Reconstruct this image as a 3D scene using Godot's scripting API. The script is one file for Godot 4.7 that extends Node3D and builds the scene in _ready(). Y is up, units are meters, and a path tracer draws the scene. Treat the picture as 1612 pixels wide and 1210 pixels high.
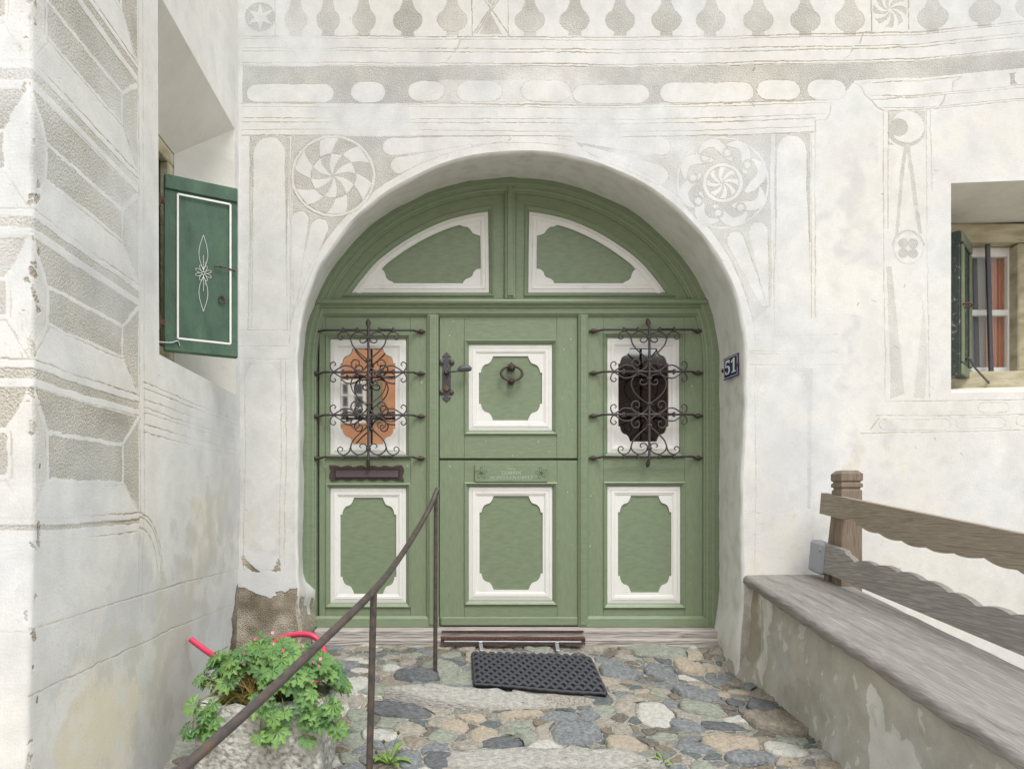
extends Node3D
# House door in an arched plaster reveal. All places are given in metres; at(px, py, depth) turns a survey point of the
# frontal elevation (pixels of a view from 0.84 m above the threshold) into a point of the place at that depth.

const F := 1080.0
const H := 0.84
const FZ := 3.8        # depth of the facade
const DZ := 4.22       # depth of the door
const BX := -1.133     # the bay's side wall

var rng := RandomNumberGenerator.new()
var M := {}

func at(px: float, py: float, d: float) -> Vector3:
	return Vector3((px - 700.0) / F * d, H + (795.0 - py) / F * d, -d)

func d2(px: float, py: float) -> Vector2:
	return Vector2((px - 700.0) / F * DZ, H + (795.0 - py) / F * DZ)

func srgb(r, g, b) -> Color:
	return Color(r / 255.0, g / 255.0, b / 255.0)

# ---------------------------------------------------------------- nodes
func thing(called: String, label: String, category: String, pos := Vector3.ZERO, group := "") -> Node3D:
	var o := Node3D.new()
	o.name = called
	o.position = pos
	add_child(o, true)
	o.set_meta("label", label)
	o.set_meta("category", category)
	if group != "":
		o.set_meta("group", group)
	return o

func new_st() -> SurfaceTool:
	var st := SurfaceTool.new()
	st.begin(Mesh.PRIMITIVE_TRIANGLES)
	return st

# commits world-space geometry as a named part
func part(called: String, st: SurfaceTool, m: Material, parent: Node, label := "") -> MeshInstance3D:
	st.generate_normals()
	var mi := MeshInstance3D.new()
	mi.name = called
	mi.mesh = st.commit()
	mi.material_override = m
	parent.add_child(mi, true)
	if parent != self and parent.get_parent() == self and not (parent is MeshInstance3D):
		mi.position = -(parent as Node3D).position
	if label != "":
		mi.set_meta("label", label)
	return mi

# ---------------------------------------------------------------- shapes
func tri(st: SurfaceTool, a: Vector3, b: Vector3, c: Vector3, sg := 0) -> void:
	st.set_smooth_group(sg if sg > 0 else -1)
	st.add_vertex(a)
	st.add_vertex(c)
	st.add_vertex(b)

func quad(st: SurfaceTool, a: Vector3, b: Vector3, c: Vector3, d: Vector3, sg := 0) -> void:
	tri(st, a, b, c, sg)
	tri(st, a, c, d, sg)

func triuv(st: SurfaceTool, p: Array, uv: Array) -> void:
	for k in [0, 2, 1]:
		st.set_uv(uv[k])
		st.add_vertex(p[k])

func quaduv(st: SurfaceTool, p: Array, uv: Array) -> void:
	triuv(st, [p[0], p[1], p[2]], [uv[0], uv[1], uv[2]])
	triuv(st, [p[0], p[2], p[3]], [uv[0], uv[2], uv[3]])

func area(p: PackedVector2Array) -> float:
	var s := 0.0
	for i in p.size():
		var a := p[i]
		var b := p[(i + 1) % p.size()]
		s += a.x * b.y - b.x * a.y
	return s * 0.5

func ccw(p: PackedVector2Array) -> PackedVector2Array:
	if area(p) < 0.0:
		p.reverse()
	return p

func fill(st: SurfaceTool, p: PackedVector2Array, z: float) -> void:
	p = ccw(p)
	var ix := Geometry2D.triangulate_polygon(p)
	for i in range(0, ix.size(), 3):
		var a := p[ix[i]]
		var b := p[ix[i + 1]]
		var c := p[ix[i + 2]]
		if (b - a).cross(c - a) < 0.0:
			var t := b
			b = c
			c = t
		tri(st, Vector3(a.x, a.y, z), Vector3(b.x, b.y, z), Vector3(c.x, c.y, z))

# closed loop, wall between two heights; the wall faces outwards for a solid, inwards for a hole
func rim(st: SurfaceTool, p: PackedVector2Array, z0: float, z1: float, hole := false) -> void:
	p = ccw(p)
	for i in p.size():
		var a := p[i]
		var b := p[(i + 1) % p.size()]
		if hole:
			quad(st, Vector3(b.x, b.y, z0), Vector3(a.x, a.y, z0), Vector3(a.x, a.y, z1), Vector3(b.x, b.y, z1))
		else:
			quad(st, Vector3(a.x, a.y, z0), Vector3(b.x, b.y, z0), Vector3(b.x, b.y, z1), Vector3(a.x, a.y, z1))

func slab(st: SurfaceTool, p: PackedVector2Array, z0: float, z1: float, chamfer := 0.0) -> void:
	p = ccw(p)
	if chamfer > 0.0:
		sweep(st, p, [[0.0, z0], [0.0, z1 - chamfer], [chamfer, z1]], true)
		fill(st, inset(p, chamfer), z1)
	else:
		rim(st, p, z0, z1)
		fill(st, p, z1)

func normals2(p: PackedVector2Array, closed: bool) -> PackedVector2Array:
	var n := PackedVector2Array()
	for i in p.size():
		var a := p[i - 1] if i > 0 else (p[p.size() - 1] if closed else p[0] * 2.0 - p[1])
		var c := p[i + 1] if i < p.size() - 1 else (p[0] if closed else p[i] * 2.0 - p[i - 1])
		var t1 := (p[i] - a).normalized()
		var t2 := (c - p[i]).normalized()
		var n1 := Vector2(-t1.y, t1.x)
		var n2 := Vector2(-t2.y, t2.x)
		var m := (n1 + n2).normalized()
		n.append(m / maxf(0.35, m.dot(n1)))
	return n

func inset(p: PackedVector2Array, d: float) -> PackedVector2Array:
	var n := normals2(p, true)
	var o := PackedVector2Array()
	for i in p.size():
		o.append(p[i] + n[i] * d)
	return o

# profile: [inset towards the left of the path, height]
func sweep(st: SurfaceTool, p: PackedVector2Array, prof: Array, closed: bool, smooth := false) -> void:
	var n := normals2(p, closed)
	var last := p.size() if closed else p.size() - 1
	for i in last:
		var k := (i + 1) % p.size()
		for j in prof.size() - 1:
			var a := p[i] + n[i] * float(prof[j][0])
			var b := p[k] + n[k] * float(prof[j][0])
			var c := p[k] + n[k] * float(prof[j + 1][0])
			var d := p[i] + n[i] * float(prof[j + 1][0])
			var z0 := float(prof[j][1])
			var z1 := float(prof[j + 1][1])
			quad(st, Vector3(a.x, a.y, z0), Vector3(b.x, b.y, z0), Vector3(c.x, c.y, z1), Vector3(d.x, d.y, z1), j + 1 if smooth else 0)

# the flat between an outer loop and a hole
func ringfill(st: SurfaceTool, outer: PackedVector2Array, hole: PackedVector2Array, z: float) -> void:
	var c := Vector2.ZERO
	for q in hole:
		c += q / hole.size()
	for s in [-1.0, 1.0]:
		var half := PackedVector2Array([Vector2(c.x, c.y - 9.0), Vector2(c.x + s * 9.0, c.y - 9.0), Vector2(c.x + s * 9.0, c.y + 9.0), Vector2(c.x, c.y + 9.0)])
		for q in Geometry2D.intersect_polygons(outer, half):
			for r in Geometry2D.clip_polygons(q, hole):
				fill(st, r, z)

func tube(st: SurfaceTool, p: Array, r, sides := 7, cap := true, flat := 1.0) -> void:
	var n := p.size()
	var up := Vector3.UP
	var t0: Vector3 = (p[1] - p[0]).normalized()
	if absf(t0.dot(up)) > 0.9:
		up = Vector3.BACK
	var side := t0.cross(up).normalized()
	var rings := []
	for i in n:
		var t: Vector3 = (p[mini(i + 1, n - 1)] - p[maxi(i - 1, 0)]).normalized()
		side = (side - t * side.dot(t)).normalized()
		var w := t.cross(side)
		var rr: float = r[i] if r is Array else r
		var ring := []
		for k in sides:
			var a := TAU * k / sides
			ring.append(p[i] + (side * cos(a) + w * sin(a) * flat) * rr)
		rings.append(ring)
	for i in n - 1:
		for k in sides:
			var l := (k + 1) % sides
			quad(st, rings[i][k], rings[i][l], rings[i + 1][l], rings[i + 1][k], 40)
	if cap:
		for k in sides:
			var l := (k + 1) % sides
			tri(st, p[0], rings[0][l], rings[0][k])
			tri(st, p[n - 1], rings[n - 1][k], rings[n - 1][l])

# a body of revolution along axis a->b; prof: [share of the way, radius]
func lathe(st: SurfaceTool, a: Vector3, b: Vector3, prof: Array, sides := 10) -> void:
	var pts := []
	var rr := []
	for q in prof:
		pts.append(a.lerp(b, q[0]))
		rr.append(maxf(q[1], 0.0004))
	tube(st, pts, rr, sides)

func bow(pts: Array, per := 5) -> Array:
	var o := []
	for i in pts.size() - 1:
		var a = pts[maxi(i - 1, 0)]
		var b = pts[i]
		var c = pts[i + 1]
		var d = pts[mini(i + 2, pts.size() - 1)]
		for k in per:
			o.append(b.cubic_interpolate(c, a, d, float(k) / per))
	o.append(pts[pts.size() - 1])
	return o

# box with chamfered edges
func cbox(st: SurfaceTool, c: Vector3, s: Vector3, ch := 0.004, b := Basis()) -> void:
	var h := s * 0.5
	ch = minf(ch, minf(h.x, minf(h.y, h.z)) * 0.9)
	var v := func(sx, sy, sz, ax):
		var q := Vector3(sx * h.x, sy * h.y, sz * h.z)
		for k in 3:
			if k != ax:
				q[k] -= signf(q[k]) * ch
		return c + b * q
	for ax in 3:
		for s1 in [-1, 1]:
			var f := []
			for e in [[-1, -1], [1, -1], [1, 1], [-1, 1]]:
				var q := [0, 0, 0]
				q[ax] = s1
				q[(ax + 1) % 3] = e[0]
				q[(ax + 2) % 3] = e[1]
				f.append(v.call(q[0], q[1], q[2], ax))
			if s1 > 0:
				quad(st, f[0], f[1], f[2], f[3])
			else:
				quad(st, f[3], f[2], f[1], f[0])
	for ax in 3:
		var a1 := (ax + 1) % 3
		var a2 := (ax + 2) % 3
		for s1 in [-1, 1]:
			for s2 in [-1, 1]:
				var q0 := [0, 0, 0]
				var q1 := [0, 0, 0]
				q0[ax] = -1
				q1[ax] = 1
				q0[a1] = s1
				q1[a1] = s1
				q0[a2] = s2
				q1[a2] = s2
				var p0 = v.call(q0[0], q0[1], q0[2], a1)
				var p1 = v.call(q1[0], q1[1], q1[2], a1)
				var p2 = v.call(q1[0], q1[1], q1[2], a2)
				var p3 = v.call(q0[0], q0[1], q0[2], a2)
				if s1 * s2 > 0:
					quad(st, p0, p3, p2, p1)
				else:
					quad(st, p0, p1, p2, p3)
	for sx in [-1, 1]:
		for sy in [-1, 1]:
			for sz in [-1, 1]:
				var p0 = v.call(sx, sy, sz, 0)
				var p1 = v.call(sx, sy, sz, 1)
				var p2 = v.call(sx, sy, sz, 2)
				if sx * sy * sz > 0:
					tri(st, p0, p1, p2)
				else:
					tri(st, p0, p2, p1)

# a 2D outline extruded: origin + ux*x + uy*y, from t0 to t1 along uz
func extrude(st: SurfaceTool, p: PackedVector2Array, o: Vector3, ux: Vector3, uy: Vector3, uz: Vector3, t0: float, t1: float) -> void:
	p = ccw(p)
	var flip := ux.cross(uy).dot(uz) < 0.0
	var f := func(q: Vector2, t: float): return o + ux * q.x + uy * q.y + uz * t
	var ix := Geometry2D.triangulate_polygon(p)
	for i in range(0, ix.size(), 3):
		var a := p[ix[i]]
		var b := p[ix[i + 1]]
		var c := p[ix[i + 2]]
		if ((b - a).cross(c - a) < 0.0) != flip:
			var t := b
			b = c
			c = t
		tri(st, f.call(a, t1), f.call(b, t1), f.call(c, t1))
		tri(st, f.call(a, t0), f.call(c, t0), f.call(b, t0))
	for i in p.size():
		var a := p[i]
		var b := p[(i + 1) % p.size()]
		if flip:
			var t := a
			a = b
			b = t
		quad(st, f.call(a, t0), f.call(b, t0), f.call(b, t1), f.call(a, t1))

func ell(c: Vector2, rx: float, ry: float, a0 := 0.0, a1 := TAU, n := 24) -> PackedVector2Array:
	var o := PackedVector2Array()
	for i in n + 1:
		var a := lerpf(a0, a1, float(i) / n)
		o.append(c + Vector2(cos(a) * rx, sin(a) * ry))
	if absf(a1 - a0 - TAU) < 1e-4:
		o.remove_at(n)
	return o

func rect(x0: float, y0: float, x1: float, y1: float) -> PackedVector2Array:
	return ccw(PackedVector2Array([d2(x0, y0), d2(x0, y1), d2(x1, y1), d2(x1, y0)]))

# ---------------------------------------------------------------- materials
func noise(seed_: int, freq: float, oct := 4, type := FastNoiseLite.TYPE_SIMPLEX_SMOOTH) -> FastNoiseLite:
	var n := FastNoiseLite.new()
	n.seed = seed_
	n.frequency = freq
	n.noise_type = type
	n.fractal_octaves = oct
	return n

func ntex(seed_: int, freq: float, cols: Array, offs: Array, oct := 4, type := FastNoiseLite.TYPE_SIMPLEX_SMOOTH, size := 512, warp := 0.0) -> NoiseTexture2D:
	var n := noise(seed_, freq, oct, type)
	if type == FastNoiseLite.TYPE_CELLULAR:
		n.cellular_return_type = FastNoiseLite.RETURN_DISTANCE
	if warp > 0.0:
		n.domain_warp_enabled = true
		n.domain_warp_amplitude = warp
		n.domain_warp_frequency = 0.008
	var t := NoiseTexture2D.new()
	t.width = size
	t.height = size
	t.seamless = true
	t.seamless_blend_skirt = 0.2
	t.noise = n
	if cols.size():
		var g := Gradient.new()
		g.offsets = PackedFloat32Array(offs)
		g.colors = PackedColorArray(cols)
		t.color_ramp = g
	return t

func mat(called: String, col: Color, rough := 0.8, tex: Texture2D = null, scale := Vector3.ONE, bump: Texture2D = null, bump_cm := 0.0) -> StandardMaterial3D:
	var m := StandardMaterial3D.new()
	m.resource_name = called
	m.albedo_color = col
	m.roughness = rough
	m.albedo_texture = tex
	if tex or bump:
		m.uv1_triplanar = true
		m.uv1_world_triplanar = true
		m.uv1_scale = scale
	if bump:
		m.heightmap_enabled = true
		m.heightmap_texture = bump
		m.heightmap_scale = bump_cm
	M[called] = m
	return m

# ---------------------------------------------------------------- sgraffito plaster: scratched grey mortar under a white lime skin
# A wall's drawing is kept as three masks (scratched ground, incised lines, bare mortar) and coarse stain fields, then weathered with noise.
class Wall:
	var w: int
	var h: int
	var k: float          # texture pixels per drawing unit
	var ox: float
	var oy: float
	var up: bool          # drawing units count upwards
	var ground: Image
	var line: Image
	var bare: Image
	var sw: int
	var sh: int
	var stain_y := PackedFloat32Array()
	var stain_g := PackedFloat32Array()
	var fade := PackedFloat32Array()
	var r := RandomNumberGenerator.new()

	func _init(x0: float, y0: float, dx: float, dy: float, scale: float, upwards: bool) -> void:
		k = scale
		ox = x0
		oy = y0
		up = upwards
		w = int(dx * k)
		h = int(dy * k)
		ground = Image.create(w, h, false, Image.FORMAT_L8)
		line = Image.create(w, h, false, Image.FORMAT_L8)
		bare = Image.create(w, h, false, Image.FORMAT_L8)
		sw = w / 8 + 1
		sh = h / 8 + 1
		stain_y.resize(sw * sh)
		stain_g.resize(sw * sh)
		fade.resize(sw * sh)
		r.seed = 5

	func t(p: Vector2) -> Vector2:
		return Vector2((p.x - ox) * k, ((oy - p.y) if up else (p.y - oy)) * k)

	func poly(im: Image, pts: PackedVector2Array, v: float) -> void:
		var q := PackedVector2Array()
		var lo := 1e9
		var hi := -1e9
		for p in pts:
			var z := t(p)
			q.append(z)
			lo = minf(lo, z.y)
			hi = maxf(hi, z.y)
		var col := Color(v, v, v)
		for y in range(maxi(0, int(ceil(lo - 0.5))), mini(h, int(ceil(hi - 0.5)))):
			var yy := y + 0.5
			var xs: Array[float] = []
			for i in q.size():
				var a := q[i]
				var b := q[(i + 1) % q.size()]
				if (a.y <= yy) != (b.y <= yy):
					xs.append(a.x + (yy - a.y) / (b.y - a.y) * (b.x - a.x))
			xs.sort()
			for i in range(0, xs.size() - 1, 2):
				var x0 := clampi(int(round(xs[i])), 0, w)
				var x1 := clampi(int(round(xs[i + 1])), 0, w)
				if x1 > x0:
					im.fill_rect(Rect2i(x0, y, x1 - x0, 1), col)

	func box(im: Image, x0: float, y0: float, x1: float, y1: float, v: float) -> void:
		poly(im, PackedVector2Array([Vector2(x0, y0), Vector2(x1, y0), Vector2(x1, y1), Vector2(x0, y1)]), v)

	# an uneven, hand-cut line that thins out and breaks in places
	func cut(pts: Array, wide: float, v := 1.0, im: Image = null) -> void:
		var target := line if im == null else im
		for i in pts.size() - 1:
			var a := t(pts[i])
			var b := t(pts[i + 1])
			var n := maxi(1, int(a.distance_to(b) / 7.0))
			var nrm := (b - a).normalized().orthogonal()
			var o0 := r.randf_range(-0.4, 0.4)
			for j in n:
				var o1 := clampf(o0 + r.randf_range(-0.35, 0.35), -1.0, 1.0)
				var p := a.lerp(b, float(j) / n) + nrm * o0
				var q := a.lerp(b, float(j + 1) / n) + nrm * o1
				var hw := wide * k * 0.5 * r.randf_range(0.7, 1.2)
				o0 = o1
				var c := v * r.randf_range(0.72, 1.0)
				if r.randf() < 0.03:
					c *= 0.35
				_quad(target, p, q, hw, c)

	func _quad(im: Image, p: Vector2, q: Vector2, hw: float, c: float) -> void:
		hw = maxf(hw, 0.5)
		var n := maxi(1, int(p.distance_to(q) / maxf(hw * 0.8, 0.8)))
		for i in n + 1:
			var z := p.lerp(q, float(i) / n)
			im.fill_rect(Rect2i(int(z.x - hw + 0.5), int(z.y - hw + 0.5), maxi(1, int(hw * 2.0 + 0.5)), maxi(1, int(hw * 2.0 + 0.5))), Color(c, c, c))

	func ellipse(c: Vector2, rx: float, ry: float, a0 := 0.0, a1 := TAU, n := 28) -> PackedVector2Array:
		var o := PackedVector2Array()
		for i in n + 1:
			var a := lerpf(a0, a1, float(i) / n)
			o.append(c + Vector2(cos(a) * rx, sin(a) * ry))
		return o

	func pill(x0: float, y0: float, x1: float, y1: float, sq := 2.1) -> PackedVector2Array:
		var o := PackedVector2Array()
		var c := Vector2(x0 + x1, y0 + y1) * 0.5
		var ry := (y1 - y0) * 0.5
		var rx := (x1 - x0) * 0.5
		for i in 40:
			var a := TAU * i / 40.0
			var e := Vector2(signf(cos(a)) * pow(absf(cos(a)), 2.0 / sq), signf(sin(a)) * pow(absf(sin(a)), 2.0 / sq))
			o.append(c + Vector2(e.x * minf(rx, ry * 1.25) + signf(e.x) * maxf(0.0, rx - ry * 1.25), e.y * minf(ry, rx * 1.25) + signf(e.y) * maxf(0.0, ry - rx * 1.25)))
		return o

	# a drop: round at a, thin at b
	func drop(a: Vector2, ra: float, b: Vector2, rb: float) -> PackedVector2Array:
		var o := PackedVector2Array()
		var ang := (b - a).angle()
		for i in 15:
			var f := ang + PI * 0.5 + PI * i / 14.0
			o.append(a + Vector2(cos(f), sin(f)) * ra)
		for i in 5:
			var f := ang - PI * 0.5 + PI * i / 4.0
			o.append(b + Vector2(cos(f), sin(f)) * rb)
		return o

	func spot(arr: PackedFloat32Array, c: Vector2, rx: float, ry: float, v: float) -> PackedFloat32Array:
		var z := t(c) / 8.0
		var ax := maxf(1.0, rx * k / 8.0)
		var ay := maxf(1.0, ry * k / 8.0)
		for y in range(maxi(0, int(z.y - ay)), mini(sh, int(z.y + ay) + 1)):
			for x in range(maxi(0, int(z.x - ax)), mini(sw, int(z.x + ax) + 1)):
				var d := Vector2((x - z.x) / ax, (y - z.y) / ay).length_squared()
				if d < 1.0:
					arr[y * sw + x] = clampf(arr[y * sw + x] + v * (1.0 - d) * (1.0 - d), -1.0, 1.0)
		return arr

	# weathers the drawing into [albedo, height] textures
	func bake(white: Color, grey: Color, mortar: Color, seed_: int, streak: float, lump: float, rough: float, ysh: float, gsh: float, deep := 70.0) -> Array:
		var n := FastNoiseLite.new()
		n.noise_type = FastNoiseLite.TYPE_SIMPLEX_SMOOTH
		n.fractal_octaves = 5
		n.seed = seed_
		n.frequency = 0.008
		var a := n.get_seamless_image(512, 512, false, false, 0.15).get_data()
		n.seed = seed_ + 1
		n.frequency = 0.006
		n.fractal_octaves = 6
		var b := n.get_seamless_image(512, 512, false, false, 0.15).get_data()
		n.seed = seed_ + 2
		n.frequency = 0.42
		n.fractal_octaves = 2
		var f := n.get_seamless_image(512, 512, false, false, 0.1).get_data()
		var g := ground.get_data()
		var l := line.get_data()
		var m := bare.get_data()
		var out := PackedByteArray()
		out.resize(w * h * 3)
		var hgt := PackedByteArray()
		hgt.resize(w * h)
		var wr := white.r8
		var wg := white.g8
		var wb := white.b8
		var gr := grey.r8
		var gg := grey.g8
		var gb := grey.b8
		var mr := mortar.r8
		var mg := mortar.g8
		var mb := mortar.b8
		var kn := 1.0 if deep > 0.0 else 0.2
		var o := 0
		var oh := 0
		for y in h:
			var ya := ((y >> 1) & 511) << 9
			var yb := ((y >> 2) & 511) << 9
			var yf := (y & 511) << 9
			var ys := ((y >> 3) & 511) << 9
			var y3 := ((y * 3 >> 3) & 511) << 9
			for x in w:
				var na: int = a[ya | ((x >> 1) & 511)] - 128
				var nb: int = b[yb | ((x >> 2) & 511)] - 128
				var nf: int = f[yf | (x & 511)] - 128
				var nd: int = a[y3 | ((x * 3 >> 3) + 97 & 511)] - 128
				var st: int = a[ys | ((x * 5 >> 2) & 511)] - 128
				var nm: int = a[(((y * 2) & 511) << 9) | ((x * 2 + 211) & 511)] - 128
				var sh_: int = f[(y & 511) << 9 | ((x >> 3) & 511)] - 128
				var sv: int = f[((y >> 3) & 511) << 9 | ((x + 77) & 511)] - 128
				var sx := clampi(x + na / 48, 0, w - 1)
				var sy := clampi(y + nd / 48, 0, h - 1)
				var at := sy * w + sx
				var ti := clampi((y + nd / 3) >> 3, 0, sh - 1) * sw + clampi((x + na / 3) >> 3, 0, sw - 1)
				# how much of the scratched ground still shows here
				var keep := clampf(0.80 + nb * 0.0048 + na * 0.003 - fade[ti], 0.04, 1.0)
				var gv := g[at] * 0.00392 * keep
				var lv := l[at] * 0.00392 * clampf(0.62 + nd * 0.006 + nb * 0.003 - fade[ti] * 0.6, 0.06, 1.0)
				var tone := nb * 0.05 + na * 0.06 + nd * 0.035 + nf * 0.035 + st * streak + nm * 0.07 + sh_ * 0.035 + sv * 0.03 - clampf((nb + nm * 0.7 + na * 0.5 - 42.0) * 0.22, 0.0, 15.0)
				var grain := (nf * rough + na * 0.12 + nd * 0.09) * gv
				var warm := nd * 0.014 + nb * 0.018
				var e := 1.0 - lv * 0.75
				var cr := (wr + (gr - wr) * gv + tone + grain + warm) * e + 146.0 * (1.0 - e)
				var cg := (wg + (gg - wg) * gv + tone + grain) * e + 134.0 * (1.0 - e)
				var cb := (wb + (gb - wb) * gv + tone + grain - warm * 1.6) * e + 112.0 * (1.0 - e)
				var q := stain_y[ti]
				if q > 0.0:
					q = clampf(q * 1.25 + (st * 0.7 + na + nd + nm * 1.6 + sv) * 0.0055 - 0.18, 0.0, 1.0) * ysh
					cr += (221.0 - cr) * q
					cg += (213.0 - cg) * q
					cb += (189.0 - cb) * q
				q = stain_g[ti]
				if q != 0.0:
					q = clampf(q * 1.15 + (st * 0.7 - na + nd + nm * 1.6 + sv) * 0.0055 - 0.18, 0.0, 1.0) * gsh
					cr += (188.0 - cr) * q
					cg += (189.0 - cg) * q
					cb += (191.0 - cb) * q
				var hh := 150.0 + nf * 0.06 + na * lump * 0.5 + nb * lump - gv * (26.0 + nf * -0.35) - lv * 46.0
				var bx := clampi(x + na / 14 + nd / 10 + nm / 12, 0, w - 1)
				var mv := m[clampi(y + nd / 10 - na / 16 + nm / 12, 0, h - 1) * w + bx]
				if mv > 0:
					var u := mv * 0.00392
					cr += (mr + (nf * 0.34 + na * 0.45 + nd * 0.35 + nb * 0.3 + nm * 0.3) * kn - cr) * u
					cg += (mg + (nf * 0.34 + na * 0.44 + nd * 0.35 + nb * 0.3 + nm * 0.3) * kn - cg) * u
					cb += (mb + (nf * 0.34 + na * 0.42 + nd * 0.35 + nb * 0.3 + nm * 0.3) * kn - cb) * u
					hh -= (deep - (nf * 0.7 + na * 0.4 + nd * 0.6 + nm * 0.5) * kn) * u
				if nf > 96 and na > 34:      # pits
					cr -= 26.0
					cg -= 27.0
					cb -= 28.0
					hh -= 40.0
				out[o] = clampi(int(cr), 20, 240)
				out[o + 1] = clampi(int(cg), 20, 240)
				out[o + 2] = clampi(int(cb), 20, 240)
				hgt[oh] = clampi(int(hh), 0, 255)
				o += 3
				oh += 1
		return [ImageTexture.create_from_image(Image.create_from_data(w, h, false, Image.FORMAT_RGB8, out)), ImageTexture.create_from_image(Image.create_from_data(w, h, false, Image.FORMAT_L8, hgt))]

func wall_mat(called: String, tx: Array, cm: float) -> StandardMaterial3D:
	var m := StandardMaterial3D.new()
	m.resource_name = called
	m.albedo_texture = tx[0]
	m.texture_repeat = false
	m.roughness = 0.95
	m.metallic_specular = 0.25
	m.heightmap_enabled = true
	m.heightmap_texture = tx[1]
	m.heightmap_scale = cm
	M[called] = m
	return m

func V(x: float, y: float) -> Vector2:
	return Vector2(x, y)

const OC := Vector2(821.5, 560.0)   # arch of the reveal on the facade (survey points)
const OA := 356.0
const OB := 324.0

# swirling sectors of a rosette
func swirl(wl: Wall, c: Vector2, r0: float, r1: float, n: int, twist: float, share: float, v: float, turn := 0.0) -> void:
	for i in n:
		var p := PackedVector2Array()
		for s in 7:
			var f := s / 6.0
			var a := TAU * i / n + turn + twist * f
			p.append(c + Vector2(cos(a), sin(a)) * lerpf(r0, r1, f))
		for s in 7:
			var f := 1.0 - s / 6.0
			var a := TAU * (i + share) / n + turn + twist * f
			p.append(c + Vector2(cos(a), sin(a)) * lerpf(r0, r1, f))
		wl.poly(wl.ground, p, v)
		var e := []
		for s in 7:
			e.append(p[s])
		wl.cut(e, 1.0, 0.45)

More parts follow.
